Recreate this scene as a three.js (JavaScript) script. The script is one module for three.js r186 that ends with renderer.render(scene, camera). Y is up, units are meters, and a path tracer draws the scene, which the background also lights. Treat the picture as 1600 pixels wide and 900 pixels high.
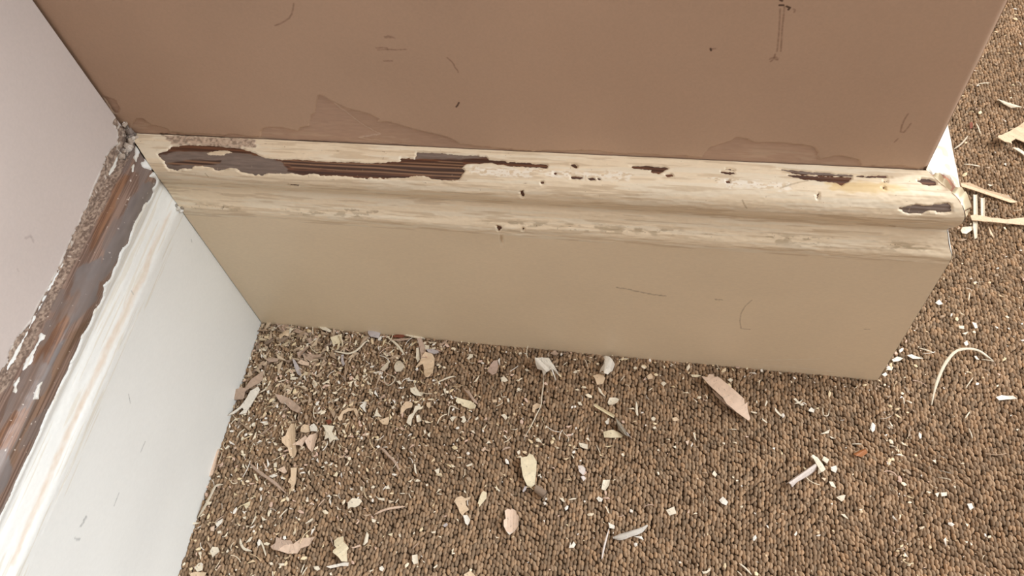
import * as THREE from 'three';
import { mergeGeometries } from 'three/addons/utils/BufferGeometryUtils.js';
import { RectAreaLightUniformsLib } from 'three/addons/lights/RectAreaLightUniformsLib.js';

// ---------------------------------------------------------------- camera, light, exposure
const S = 0.00125;                       // metres per modelling unit (all lengths below without S are in these units, about a millimetre)
const scene = new THREE.Scene();
const renderer = new THREE.WebGLRenderer({ antialias: true });
renderer.toneMapping = THREE.LinearToneMapping;
renderer.toneMappingExposure = 1.0;
renderer.shadowMap.enabled = true;
const camera = new THREE.PerspectiveCamera(40.4, 16 / 9, 0.01, 30);
camera.rotation.order = 'YXZ';
camera.position.set(208.36 * S, 346.72 * S, 190.78 * S);
camera.rotation.set(-0.969703, 0.320827, -0.189024);
scene.background = new THREE.Color(0.82, 0.9, 1.0);          // overcast sky outside the window
RectAreaLightUniformsLib.init();
// daylight through the one window, in the wall to the right of the pier
const WIN = { x: 1.75, z0: -1.0, z1: 0.5, y0: 0.75, y1: 2.2 };
const daylight = new THREE.RectAreaLight(new THREE.Color(0.905, 0.955, 1.0), 11.0, WIN.z1 - WIN.z0, WIN.y1 - WIN.y0);
daylight.position.set(WIN.x - 0.01, (WIN.y0 + WIN.y1) / 2, (WIN.z0 + WIN.z1) / 2);
daylight.lookAt(WIN.x - 1, (WIN.y0 + WIN.y1) / 2, (WIN.z0 + WIN.z1) / 2);
scene.add(daylight);

// ---------------------------------------------------------------- measured data (lengths in tenths of a unit)
const L = 314.76, PHI = 0.053285, DB = 15.44, DL = 14.22, DR = 15.42, HS = 126.1;
const PROF=[[0.0,-4.0],[0.0,40.0],[0.0,96.0],[0.0,96.29],[0.0,96.72],[-0.01,97.18],[-0.05,97.6],[-0.12,97.94],[-0.22,98.24],[-0.34,98.55],[-0.5,98.9],[-0.71,99.28],[-0.95,99.67],[-1.22,100.1],[-1.5,100.6],[-1.8,101.19],[-2.11,101.86],[-2.42,102.54],[-2.7,103.2],[-2.93,103.82],[-3.12,104.44],[-3.3,105.03],[-3.5,105.6],[-3.74,106.14],[-3.99,106.65],[-4.23,107.14],[-4.4,107.6],[-4.5,108.02],[-4.56,108.41],[-4.56,108.8],[-4.5,109.2],[-4.37,109.63],[-4.17,110.06],[-3.94,110.52],[-3.7,111.0],[-3.45,111.51],[-3.18,112.04],[-2.92,112.6],[-2.7,113.2],[-2.52,113.86],[-2.37,114.58],[-2.26,115.3],[-2.2,116.0],[-2.2,116.67],[-2.25,117.33],[-2.35,117.98],[-2.5,118.6],[-2.71,119.21],[-2.97,119.8],[-3.27,120.37],[-3.6,120.9],[-3.96,121.4],[-4.34,121.87],[-4.76,122.3],[-5.2,122.7],[-5.67,123.06],[-6.16,123.38],[-6.68,123.66],[-7.2,123.9],[-7.74,124.1],[-8.29,124.25],[-8.85,124.38],[-9.4,124.5],[-9.93,124.61],[-10.46,124.71],[-10.98,124.8],[-11.5,124.9],[-12.0,125.01],[-12.5,125.13],[-13.0,125.26],[-13.5,125.4],[-14.07,125.58],[-14.68,125.78],[-15.22,125.97],[-15.6,126.1]];
const SURF_BACK=[
["hole",[7,1311,46,1330,62,1353,148,1361,236,1362,329,1358,382,1354,444,1336,491,1318,562,1316,644,1320,728,1316,836,1319,944,1319,996,1325,1061,1334,1060,1352,1097,1351,1119,1346,1124,1376,1157,1380,1223,1381,1249,1377,1302,1374,1365,1377,1405,1371,1419,1360,1483,1358,1489,1347,1421,1349,1389,1341,1328,1338,1316,1320,1330,1308,1309,1272,1262,1267,1210,1267,1179,1275,1132,1278,1093,1268,1000,1260,892,1257,865,1261,811,1261,756,1258,702,1263,645,1255,605,1261,562,1256,506,1255,481,1245,446,1243,391,1252,360,1269,337,1271,313,1262,286,1255,253,1264,216,1270,178,1268,162,1259,122,1254,82,1246,52,1248,35,1282]],
["hole",[1427,1355,1508,1354,1641,1353,1652,1345,1643,1336,1561,1337,1486,1338,1434,1344]],
["hole",[1736,1355,1751,1359,1764,1351,1760,1342,1743,1344]],
["hole",[1956,1362,1984,1366,2090,1367,2100,1359,2091,1353,2078,1344,2071,1333,2036,1339,2040,1350,1973,1352]],
["hole",[1739,1307,1780,1309,1788,1304,1774,1296,1745,1297]],
["hole",[1807,1303,1831,1305,1834,1299,1815,1296]],
["hole",[1841,1307,1853,1303,1846,1299]],
["hole",[2085,1334,2116,1336,2121,1330,2098,1324]],
["hole",[2288,1359,2333,1359,2340,1352,2322,1348,2292,1353]],
["hole",[2308,1370,2344,1369,2340,1364]],
["hole",[2307,1320,2323,1326,2326,1316,2315,1311]],
["hole",[2491,1379,2524,1381,2595,1377,2679,1371,2765,1371,2851,1371,2877,1367,2830,1365,2744,1365,2657,1362,2547,1365]],
["hole",[2527,1357,2591,1358,2657,1360,2700,1360,2744,1360,2735,1341,2722,1337,2709,1326,2691,1335,2646,1338,2602,1343,2569,1346]],
["hole",[2963,1362,2978,1368,3010,1368,3024,1356,3025,1345,2998,1344,2977,1350]],
["hole",[2910,1254,2923,1262,2939,1267,2959,1273,2981,1270,3005,1271,3021,1277,3041,1278,3061,1284,3075,1278,3084,1253,3059,1246,3038,1247,3019,1253,3002,1247,2987,1241,2966,1242,2946,1238,2928,1242]],
["hole",[2624,1288,2634,1293,2640,1282,2634,1273,2627,1277]],
["hole",[1548,1238,1561,1244,1565,1226,1559,1210,1550,1225]],
["hole",[1628,1279,1638,1282,1641,1272,1631,1272]],
["hole",[1434,1028,1453,1023,1454,1009,1439,995]],
["hole",[1440,960,1456,958,1454,944,1443,939]],
["hole",[1540,1026,1551,1024,1550,1014,1539,1013]],
["hole",[581,1206,625,1206,615,1194,587,1194]],
["hole",[2851,1353,2864,1354,2863,1348,2851,1348]],
["hole",[2844,1324,2854,1327,2856,1317]],
["hole",[1674,1318,1687,1319,1685,1311,1675,1313]],
["island",[227,1325,257,1338,313,1344,336,1336,305,1323,249,1317]],
["grey",[3,1299,85,1329,215,1336,388,1333,504,1324,563,1308,592,1268,645,1255,440,1223,156,1238,37,1238]],
["wood",[40,1272,165,1294,295,1298,295,1282,164,1273,75,1268]],
["wood",[562,1316,728,1316,997,1322,1305,1354,1336,1321,1314,1270,1106,1279,894,1278,731,1280,620,1282,569,1303]],
["grey",[1119,1346,1123,1384,1248,1385,1365,1382,1410,1371,1253,1354]],
["grey",[2900,1250,2978,1283,3081,1291,3091,1243,2926,1230]],
["grey",[2479,1381,2678,1376,2883,1368,2679,1364,2547,1364]],
["rough",[5,1400,138,1400,284,1400,428,1400,437,1360,294,1362,147,1364,60,1359]],
["white",[1600,1320,1710,1326,1856,1326,1975,1327,1965,1306,1834,1304,1664,1303]],
["white",[2266,1328,2368,1324,2458,1321,2536,1316,2526,1301,2392,1298,2279,1302]],
["white",[1356,1322,1487,1327,1612,1326,1590,1299,1415,1292,1351,1296]],
["yellow",[2656,1333,2765,1342,2893,1340,2934,1315,2808,1305,2679,1305]],
["dirtband",[70,1038,433,1037,1498,1052,2493,1063,3060,1062,3064,1041,2497,1034,1498,1035,431,1025,67,1026]],
["smudge",[1926,652,1982,644,2032,631,2085,619,2134,616]],
["smudge",[2347,619,2371,620]],
["line",[2493,637,2472,584,2463,525,2466,461,2480,398]],
["line",[2480,398,2519,398]],
["scrape",[2631,83,2733,90,2821,82,2966,79]],
["scrape",[2551,124,2638,135,2857,190]],
["scrape",[1770,974,1822,976]],
["line",[2980,479,3003,480]],
["line",[2501,1304,2547,1322,2595,1337]],
["line",[2374,1255,2386,1234,2394,1222]],
["line",[221,1242,227,1226]],
["smudge",[884,1051,927,1057]],
["smudge",[785,1056,842,1057]],
["smudge",[2909,1142,2928,1135]]];
const SURF_LEFT=[
["hole",[-158,1382,-157,1355,-133,1327,-116,1311,-83,1289,-44,1253,-37,1240,-28,1235,10,1241,-16,1197,0,1184,36,1197,40,1172,70,1165,129,1200,161,1197,217,1205,270,1201,316,1184,354,1205,397,1208,421,1189,461,1203,481,1187,538,1214,578,1183,610,1180,645,1199,699,1184,759,1203,812,1189,863,1196,889,1184,917,1190,951,1189,1005,1187,1053,1194,1144,1181,1205,1176,1252,1180,1309,1181,1350,1172,1422,1175,1556,1177,1800,1168,1996,1374,1183,1400,1085,1400,993,1400,938,1383,775,1389,550,1388,418,1399,261,1400,135,1400,32,1400,-60,1400,-118,1400]],
["island",[-107,1347,-123,1337,-112,1322,-60,1314,-21,1311,-41,1328]],
["island",[10,1320,-12,1317,26,1304,35,1308]],
["island",[-21,1295,-63,1286,-64,1265,-38,1244,-21,1246,-11,1278]],
["island",[801,1346,814,1324,832,1321,851,1333,897,1333,920,1323,941,1333,979,1338,1044,1325,1040,1335,1012,1348,973,1340,918,1348,872,1338,833,1343]],
["island",[981,1266,1000,1265,1038,1254,1047,1267,1028,1272,998,1277]],
["island",[-96,1400,-80,1393,24,1380,70,1383,63,1396,29,1399,-45,1400]],
["orange",[42,1334,58,1315,173,1310,284,1301,412,1305,462,1321,342,1337,214,1345,97,1347]],
["orange",[599,1291,618,1272,731,1272,812,1273,891,1274,992,1274,1176,1258,1311,1259,1239,1310,1101,1310,932,1320,776,1320,663,1310]],
["wood",[637,1186,696,1189,782,1218,880,1227,967,1223,1072,1237,1186,1227,1277,1229,1231,1285,1089,1275,938,1265,775,1253]],
["grey",[50,1251,-8,1184,70,1165,207,1192,341,1197,429,1209,532,1227,548,1251,409,1270,262,1264,149,1268]],
["grey",[525,1332,440,1270,611,1214,720,1253,785,1273,635,1310]],
["grey",[847,1292,796,1243,1004,1246,1168,1238,1339,1219,1414,1252,1273,1276,1089,1275]],
["rough",[-132,1400,-152,1362,-27,1347,113,1346,247,1345,406,1344,542,1349,672,1353,808,1352,951,1356,1038,1360,1072,1400,920,1392,733,1384,550,1388,356,1400,135,1400,-38,1400]],
["orange_dust",[43,1043,92,1037,250,1041,355,1025,455,1032,682,1035,1000,1043,1088,1041,1348,1043,1551,1038,1544,1052,1332,1062,1071,1062,996,1063,683,1063,469,1055,368,1047,263,1061,104,1054]],
["smudge",[1311,801,1329,805,1347,809]],
["smudge",[1393,813,1390,786]],
["line",[828,846,852,814]],
["line",[59,859,65,848]],
["line",[470,1057,478,1045]],
["line",[939,629,986,632]],
["line",[1172,667,1223,667]]];
const SURF_WALLB=[
["hole",[469,1313,500,1333,570,1336,633,1319,653,1338,696,1351,705,1379,725,1414,739,1421,772,1489,788,1515,805,1513,835,1485,889,1449,925,1441,961,1429,998,1405,980,1387,1028,1393,1076,1379,1135,1355,1208,1335,1258,1324,1280,1304,1297,1288,1353,1281,1428,1272,1448,1248,1240,1227,975,1231,703,1239,479,1244,456,1272]],
["deep",[469,1313,500,1333,570,1336,633,1319,653,1338,696,1351,705,1379,725,1414,739,1421,772,1489,788,1515,805,1513,835,1485,881,1422,929,1364,980,1325,885,1298,988,1283,1244,1249,1240,1227,975,1231,703,1239,479,1244,456,1272]],
["hole",[2221,1259,2224,1300,2244,1328,2287,1353,2308,1364,2331,1388,2361,1381,2392,1363,2439,1369,2549,1363,2593,1354,2613,1332,2622,1287,2648,1299,2677,1314,2721,1310,2756,1296,2780,1251,2682,1244,2459,1241,2230,1242]],
["hole",[-190,1210,-143,1266,-108,1317,-65,1352,-36,1350,-26,1314,15,1309,44,1296,40,1277,6,1264,-67,1256,-120,1214]],
["hole",[-147,1467,-127,1461,-110,1452,-115,1413,-138,1384,-156,1383]],
["slit",[610,1256,707,1254,818,1254,926,1254,1034,1253,1244,1249,1243,1242,1032,1246,924,1246,705,1247,608,1248]],
["slit",[-9,1263,138,1260,283,1258,281,1252,135,1255,-13,1255]],
["slit",[2973,1279,3034,1283,3055,1218,2987,1233]],
["cream",[45,1292,151,1287,264,1279,433,1271,428,1259,255,1260,140,1264,30,1269]],
["line",[834,1922,824,1902,812,1881,797,1865,782,1855,755,1841,733,1833]],
["smudge",[1119,1794,1136,1797,1153,1792]],
["line",[1077,1747,1101,1749,1117,1748,1118,1741]],
["line",[1080,1739,1118,1742,1150,1741,1185,1744]],
["line",[1091,1690,1105,1692,1122,1692]],
["line",[1325,1713,1336,1699,1343,1686,1345,1672,1352,1658,1353,1649]],
["dark",[1332,1508,1325,1495,1318,1486]],
["dark",[2200,1775,2202,1768]],
["line",[2200,1773,2215,1776]],
["line",[2397,1936,2400,1902,2404,1856,2410,1808,2414,1772]],
["line",[2386,1927,2394,1867,2399,1820,2403,1771]],
["dark",[2403,1936,2413,1931,2410,1925]],
["dark",[2382,1940,2393,1940]],
["dark",[2381,1957,2387,1955]],
["line",[2424,1927,2429,1923,2428,1916]],
["smudge",[2390,1743,2399,1746,2410,1739]],
["line",[2390,1730,2398,1741,2399,1759]],
["line",[2856,1529,2852,1503,2852,1476,2856,1447,2865,1445]],
["line",[2877,1487,2873,1466,2867,1445]],
["line",[2857,1414,2851,1398]]];
const SURF_WALLL=[
["ragged",[1244,1293,994,1281,940,1272,886,1290,773,1263,714,1268,552,1259,428,1274,275,1280,246,1283,156,1294,64,1299,18,1314,-39,1302,-77,1289,-119,1320,-128,1367,-148,1362,-146,1293,-161,1252,-137,1207,192,1219,585,1201,913,1199,1242,1233]],
["smudge",[548,1463,526,1450,533,1429]],
["line",[658,1431,662,1421]]];
// kind, curl, lift, strip width, label, floor outline (tenths of a unit)
const CHIPS=[
["g",2.0,0.5,0,"lilac-grey crescent",[267,214,280,218,309,249,340,296,338,305,311,288,283,252]],
["t",2.0,1.5,0,"large dusty pink flake lying along the white baseboard",[8,462,19,423,43,414,72,406,90,354,109,318,125,289,140,343,134,371,106,396,80,427,86,459,79,467,38,472]],
["w",1.2,2.5,0,"long torn white sliver beside the white baseboard",[139,391,152,405,139,457,123,509,119,537,89,548,102,518,91,509,62,551,37,568,80,506,96,455,106,417]],
["c",0.6,1.0,0,"",[176,374,188,383,162,408,150,418,163,394]],
["t",1.0,0.5,0,"brownish torn flake closest to the inner corner",[86,-3,119,12,144,3,175,12,158,44,129,41]],
["d",1.5,0.6,0,"beige flake lying in front of the inner corner",[136,76,153,45,183,36,191,77,169,76,153,101]],
["t",1.0,1.0,0,"",[203,29,237,31,293,50,302,60,241,58,216,51]],
["c",0.5,1.0,0,"",[185,0,197,41,190,63,183,25]],
["c",1.5,0.5,0,"cream leaf-shaped flake touching the back baseboard",[329,-22,351,-6,381,3,418,17,410,27,371,22,331,2]],
["y",1.5,0.5,0,"yellowish flake with a forked tail",[427,64,455,49,484,37,486,64,483,82,492,127,483,134,475,89,449,100,437,80]],
["c",0.0,1.0,1.03,"long bowed cream strip under the back baseboard",[438,114,476,136,516,143,553,145,585,127,604,99,617,69,633,53]],
["t",2.0,0.5,0,"tan arrow-shaped flake",[284,201,278,173,293,154,310,123,322,110,323,139,313,166,294,188]],
["t",1.0,0.5,0,"tan flake lying crosswise with a pointed end",[306,175,340,166,389,167,409,162,409,179,382,196,355,210,316,192]],
["p",0.5,1.0,0,"pink three-cornered flake",[297,229,307,208,352,215,358,234,321,235]],
["c",0.5,0.3,0,"",[276,297,291,309,311,304,311,321,285,324]],
["c",0.5,0.3,0,"",[219,340,263,321,255,330,228,344]],
["t",1.0,0.5,0,"crinkled khaki flake by the white baseboard",[111,225,139,210,172,213,191,188,188,211,178,229,138,239]],
["t",1.0,0.5,0,"",[303,83,317,69,340,96,335,114,315,105]],
["g",1.0,0.5,0,"",[513,154,526,152,531,180,549,206,543,221,522,192]],
["c",0.4,0.4,0,"",[460,327,484,302,490,307,467,332]],
["p",0.6,0.4,0,"",[289,395,300,367,315,365,305,382,294,411]],
["t",0.6,0.4,0,"",[88,250,105,237,135,245,123,258,97,260]],
["t",0.6,0.4,0,"",[70,292,98,263,108,268,83,296]],
["c",0.6,0.4,0,"",[354,355,367,348,387,360,368,365]],
["c",0.6,0.4,0,"",[623,298,631,292,643,315,656,316,646,325,631,316]],
["c",0.6,0.4,0,"",[54,173,74,153,96,151,93,174,70,171,63,183]],
["c",0.6,0.4,0,"",[88,207,100,194,110,207,98,217]],
["w",0.6,0.4,0,"",[199,289,207,282,215,304,207,305]],
["t",0.6,0.4,0,"",[247,46,266,39,297,50,279,61]],
["c",0.6,0.4,0,"",[76,40,95,23,103,40,88,51]],
["c",0.0,1.0,0.53,"",[302,-5,323,55]],
["c",0.6,0.4,0,"",[408,311,433,324,438,340,420,348,407,333]],
["y",0.6,0.4,0,"",[348,289,379,269,390,279,359,291]],
["g",1.5,1.5,0,"squarish lilac-grey flake tipped against the back baseboard",[626,21,625,-20,655,-20,677,-17,688,3,686,35,644,40]],
["b",1.0,0.5,0,"reddish brown wood splinter under the back baseboard",[756,25,776,3,817,-4,839,2,807,20]],
["t",0.5,0.8,0,"",[756,44,808,24,865,18,851,28,802,42]],
["c",1.0,1.5,0,"cream tongue-shaped flake touching the back baseboard",[821,10,860,-3,902,-4,931,10,898,22,865,17]],
["c",0.0,1.2,1.13,"",[729,21,774,52,813,82,845,116]],
["d",2.0,2.0,0,"large two-pronged peach flake",[957,98,994,102,1012,125,1024,213,1012,247,1000,251,982,228,970,186,957,165,944,172,931,193,926,185,940,155,944,127]],
["t",1.0,2.5,0,"dusty pink strip lying on the two-pronged peach flake",[901,33,920,23,953,77,967,126,941,134,923,80]],
["c",1.0,1.0,0,"",[903,78,916,71,933,131,929,157,913,133]],
["g",1.0,2.0,0,"lilac lens-shaped flake beside the two-pronged peach flake",[962,86,987,72,1019,77,1026,87,1004,101,973,99]],
["c",0.6,1.5,0,"",[941,52,964,50,969,72,954,85]],
["k",2.0,0.5,0,"dull cream shell-shaped flake",[813,198,817,165,830,152,849,167,867,187,851,216,826,219]],
["k",1.2,0.5,0,"",[741,217,761,187,778,160,779,197,766,223]],
["c",0.0,0.6,0.61,"",[686,232,722,234,753,233]],
["k",0.0,1.5,0.6,"thin paint curl looped into a ring",[781,238,802,241,831,254,832,276,812,300,790,291,777,260,785,243]],
["c",0.0,1.0,0.88,"straight thin cream sliver right of the two-pronged peach flake",[1032,263,1075,242,1105,223,1132,209]],
["c",1.5,0.8,0,"cream boomerang-shaped flake",[936,263,951,293,971,315,999,325,986,337,957,338,934,327,925,302,947,296]],
["l",1.5,1.0,0,"dusky lilac leaf-shaped flake standing alone",[1296,169,1301,131,1316,107,1335,102,1344,137,1343,175,1327,192,1310,179]],
["c",0.6,0.4,0,"",[1366,193,1379,186,1401,200,1393,211,1375,216]],
["c",0.8,0.6,0,"",[1176,107,1187,86,1202,73,1204,93,1187,111]],
["t",0.4,0.8,0,"",[1011,46,1040,14,1054,7,1051,19,1027,50]],
["t",0.0,1.5,1.34,"tan bone-shaped splinter above the ragged cream flake",[1196,276,1225,296,1250,325,1278,348]],
["w",0.4,0.4,0,"",[892,258,902,238,909,256,929,257,904,265]],
["c",0.4,0.4,0,"",[842,272,858,265,872,280,863,287]],
["t",0.4,0.6,0,"",[743,116,770,119,798,127,784,136,762,128]],
["c",0.4,0.4,0,"",[1091,287,1104,282,1108,317]],
["t",0.4,0.4,0,"",[775,376,799,349,802,354,783,378]],
["t",0.0,0.6,0.49,"",[964,243,978,271]],
["c",0.4,0.4,0,"",[688,289,695,285,708,300,701,307]],
["k",0.4,0.4,0,"",[711,330,724,326,731,357,724,358]],
["d",0.4,0.4,0,"",[1344,317,1367,312,1372,327,1352,333]],
["c",0.4,0.4,0,"",[1416,303,1425,300,1433,315,1424,321]],
["c",0.0,0.5,0.38,"",[1382,274,1393,296,1414,291]],
["c",0.4,0.4,0,"",[657,259,672,253,673,263,665,272]],
["w",4.0,3.0,0,"crumpled white flake with torn legs",[1531,100,1574,93,1595,69,1602,87,1619,107,1642,137,1661,172,1640,153,1624,144,1649,190,1645,193,1617,145,1580,168,1572,147,1546,137,1537,122]],
["c",0.0,1.0,0.51,"long hair-thin paint strand hanging below the crumpled white flake",[1578,163,1585,213,1587,275,1590,326,1576,374,1560,426,1533,495]],
["d",0.6,0.5,0,"",[1549,325,1566,310,1586,315,1583,331,1566,343,1564,364,1552,360]],
["w",3.0,1.0,0,"white curled flake near the middle of the back baseboard",[1861,27,1893,35,1921,56,1913,97,1893,131,1876,130,1867,110,1851,114,1854,93,1866,75,1870,48]],
["d",1.0,1.0,0,"tan rounded flake overlapping the white curled flake",[1820,136,1851,117,1868,121,1882,143,1874,175,1846,184,1834,154]],
["c",0.5,0.5,0,"",[1852,192,1867,204,1876,221,1894,239,1884,235,1859,217]],
["c",1.0,0.6,0,"cream cupped flake above the torn cream strip",[1906,269,1913,243,1942,237,1959,245,1952,264,1930,281,1912,281]],
["y",1.0,0.8,0,"torn cream strip lying aslant",[1839,292,1848,286,1887,307,1921,323,1947,335,1941,346,1917,339,1888,322,1860,310]],
["c",0.5,0.3,0,"",[1762,282,1777,278,1787,297,1770,296]],
["c",0.5,0.3,0,"",[1370,197,1382,183,1405,202,1392,214,1375,213]],
["d",0.5,0.3,0,"",[2080,109,2099,88,2109,100,2110,116,2088,121]],
["c",0.5,0.6,0,"",[2039,249,2047,263,2056,322,2047,318,2039,299]],
["t",0.5,0.6,0,"",[1594,32,1615,8,1637,28,1619,41]],
["c",0.5,0.4,0,"",[1404,392,1422,385,1437,404,1429,415]],
["c",0.5,0.4,0,"",[1715,52,1727,48,1728,55,1718,57]],
["c",0.5,0.4,0,"",[1433,43,1446,35,1451,47,1437,54]],
["c",0.5,0.4,0,"",[1719,125,1734,110,1743,122,1732,130]],
["k",0.5,0.4,0,"",[1479,134,1491,129,1504,139,1490,144]],
["c",0.0,0.5,0.38,"",[1938,29,1984,15]],
["c",0.5,0.4,0,"",[2012,69,2020,58,2032,62,2028,75,2017,76]],
["c",0.0,0.5,0.33,"",[1957,144,1973,116]],
["c",0.0,0.5,0.43,"",[1458,260,1484,241]],
["c",0.5,0.4,0,"",[1460,241,1471,237,1472,255,1459,252]],
["c",0.5,0.4,0,"",[1418,306,1429,305,1430,320,1423,318]],
["w",0.5,0.4,0,"",[1902,369,1921,347,1921,377,1913,383]],
["c",0.0,0.5,0.38,"",[1667,90,1686,69]],
["c",0.4,0.4,0,"",[1778,200,1796,198,1792,205,1783,205]],
["p",0.8,3.5,0,"largest pink flake, lying right of the middle under the back baseboard",[2339,93,2366,94,2373,76,2395,74,2398,89,2416,83,2443,105,2492,145,2539,186,2541,213,2554,199,2554,233,2567,281,2558,294,2507,263,2458,227,2440,197,2390,152,2363,124]],
["p",0.3,0.6,0,"thin pink sliver under the edge of the largest pink flake",[2392,149,2414,162,2446,192,2477,223,2506,253,2473,228,2442,205,2410,175]],
["c",0.5,0.4,0,"",[2462,85,2478,72,2489,82,2478,96]],
["c",0.5,0.4,0,"",[2149,137,2165,125,2177,134,2164,154]],
["d",0.5,0.4,0,"",[2213,315,2233,305,2245,319,2227,330,2216,327]],
["d",0.5,0.4,0,"",[2080,106,2102,90,2109,116,2089,123]],
["c",0.5,0.5,0,"",[2678,207,2711,243,2705,248,2682,226]],
["c",0.5,0.4,0,"",[2116,326,2126,315,2138,324,2132,339,2119,336]],
["c",0.5,0.5,0,"",[2571,237,2599,241,2597,248,2573,244]],
["c",0.5,0.5,0,"",[2643,171,2634,202,2639,204,2648,181]],
["c",0.5,0.5,0,"",[2621,268,2646,284,2642,288,2623,278]],
["c",0.5,0.5,0,"",[2093,183,2110,165,2112,170,2099,183]],
["c",0.5,0.5,0,"",[2126,374,2136,366,2144,373,2135,380]],
["c",0.0,0.5,0.39,"",[2475,339,2509,337]],
["c",0.4,0.4,0,"",[2191,23,2205,28,2203,34,2194,29]],
["w",0.4,0.4,0,"",[2616,13,2625,7,2628,22,2618,23]],
["t",0.4,0.8,0,"",[2497,9,2520,6,2517,18,2502,19]],
["k",0.4,0.8,0,"",[2700,18,2714,16,2713,28,2702,29]],
["c",0.4,0.4,0,"",[2595,179,2601,179,2601,194,2596,194]],
["c",0.4,0.4,0,"",[2304,200,2327,217,2323,220]],
["y",0.4,0.4,0,"",[2290,77,2322,71,2340,75,2318,85,2295,86]],
["d",2.0,1.2,0,"tall peach flake, leftmost of the flake cluster off the inner corner",[365,594,375,564,396,567,412,599,427,652,448,700,445,727,418,723,396,686,368,670,357,646,367,629]],
["p",1.5,1.0,0,"pink leaf-shaped flake with a downward point beside the tall peach flake",[475,646,486,610,517,596,527,620,528,665,522,693,496,674]],
["p",1.0,2.0,0,"pale pink flake bridging the tall peach flake and the pink leaf",[419,675,443,642,470,616,481,628,467,654,464,675,451,666]],
["d",1.0,1.2,0,"",[431,578,440,559,465,559,480,590,457,598,431,596]],
["w",1.0,1.6,0,"",[473,567,486,545,507,563,520,587,486,591]],
["c",1.0,0.6,0,"cream bow-tie-shaped flake with torn corners",[532,552,591,545,592,581,612,599,636,613,613,619,599,638,586,612,564,622,564,589,549,566]],
["b",0.5,0.5,0,"red-brown wood chip above the bow-tie flake",[538,521,560,513,575,527,560,544]],
["p",0.6,1.5,0,"narrow pink strip pressed against the white baseboard",[53,733,55,778,67,821,65,865,53,874,45,828,41,755]],
["t",2.0,1.0,0,"long dusty pink oval flake",[240,421,274,420,312,426,356,448,396,475,410,500,391,505,350,491,310,464,276,457]],
["p",0.5,0.8,0,"",[380,800,406,777,430,803,418,812]],
["d",1.0,0.8,0,"crooked yellow-peach strip below the pink leaf flake",[446,785,474,779,481,816,489,856,490,893,483,894,471,860,451,851,457,824]],
["c",0.4,0.4,0,"",[344,701,354,685,367,693,356,707]],
["c",0.4,0.4,0,"",[204,678,224,690,251,667,232,684,220,693]],
["p",0.4,0.5,0,"",[292,767,317,788,339,814,328,811,308,789]],
["c",0.4,0.4,0,"",[348,769,360,760,371,786,355,788]],
["c",0.4,0.4,0,"",[74,728,84,707,96,711,80,730]],
["p",0.4,0.4,0,"",[117,718,125,707,134,716,125,727]],
["c",0.4,0.4,0,"",[164,585,176,573,188,592,177,599]],
["c",0.4,0.4,0,"",[223,575,245,565,250,577,232,585]],
["c",0.0,0.6,0.6,"",[114,663,122,637,139,614]],
["c",0.0,0.6,0.61,"",[55,598,67,576,93,560]],
["c",0.4,0.4,0,"",[288,518,291,497,300,498,296,517]],
["c",0.4,0.4,0,"",[464,490,490,482,500,465,508,474,497,489,473,494]],
["c",0.4,0.4,0,"",[329,423,349,413,353,418,338,427]],
["k",0.4,0.4,0,"",[220,449,232,439,246,443,237,455]],
["c",0.4,0.4,0,"",[333,611,339,605,348,625,341,626]],
["c",0.4,0.4,0,"",[208,791,225,804,228,811,215,803]],
["c",0.4,0.4,0,"",[519,420,551,417,571,396,565,412,538,423]],
["t",0.0,0.8,0.45,"",[197,644,242,626,284,569]],
["c",0.4,0.4,0,"",[589,759,601,750,605,754,593,762]],
["w",0.4,0.4,0,"",[596,734,606,725,616,734,606,742]],
["d",1.2,0.6,0,"peach comma-shaped flake",[908,447,905,416,918,378,936,371,953,379,957,405,933,418,920,438]],
["c",1.0,0.8,0,"cream wishbone-shaped flake",[994,385,999,395,985,428,974,465,975,501,950,488,956,452,972,435,973,398]],
["c",0.6,0.4,0,"",[985,443,1001,436,1020,467,1001,479]],
["d",0.8,0.5,0,"peach fan-shaped flake",[808,492,853,466,858,483,858,511,833,509]],
["c",0.6,0.4,0,"",[778,474,779,456,782,424,792,449,811,465,817,470,787,471]],
["w",1.0,0.8,0,"",[694,430,710,397,723,406,720,433,734,457,720,451,709,439]],
["d",1.2,0.8,0,"peach horseshoe-shaped flake",[603,508,608,490,611,466,635,445,681,445,695,461,692,485,681,474,668,454,640,460,620,481,624,511,614,520]],
["d",0.5,0.4,0,"",[1023,371,1041,364,1049,389,1042,400,1026,386]],
["t",0.0,1.0,1.13,"tan tapering splinter in open carpet below the wishbone flake",[847,626,872,638,903,663,944,692,973,731]],
["c",0.5,0.4,0,"",[1157,438,1169,426,1188,424,1179,440,1173,456]],
["c",0.5,0.4,0,"",[1208,427,1225,417,1239,438,1230,455,1215,449,1222,435]],
["k",0.0,0.8,0.72,"",[1146,427,1147,376,1195,386]],
["c",0.5,0.4,0,"",[1139,705,1160,693,1162,711,1170,729,1161,730,1151,717]],
["c",0.5,0.4,0,"",[1034,687,1042,688,1053,716,1060,736,1048,726]],
["c",0.5,0.4,0,"",[1284,665,1309,648,1313,657,1290,670]],
["c",0.4,0.4,0,"",[853,419,859,403,872,412,862,423]],
["c",0.4,0.4,0,"",[625,531,647,521,643,534]],
["y",0.5,0.4,0,"",[661,793,671,770,680,776,679,795]],
["y",1.2,0.8,0,"ragged cream flake under the tan bone-shaped splinter",[1171,352,1174,331,1204,333,1243,336,1274,359,1271,377,1242,378,1226,372,1206,369,1194,357,1183,361]],
["t",0.4,0.4,0,"",[777,378,798,351,803,359,786,379]],
["c",0.4,0.4,0,"",[628,362,638,359,654,370,643,376]],
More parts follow.
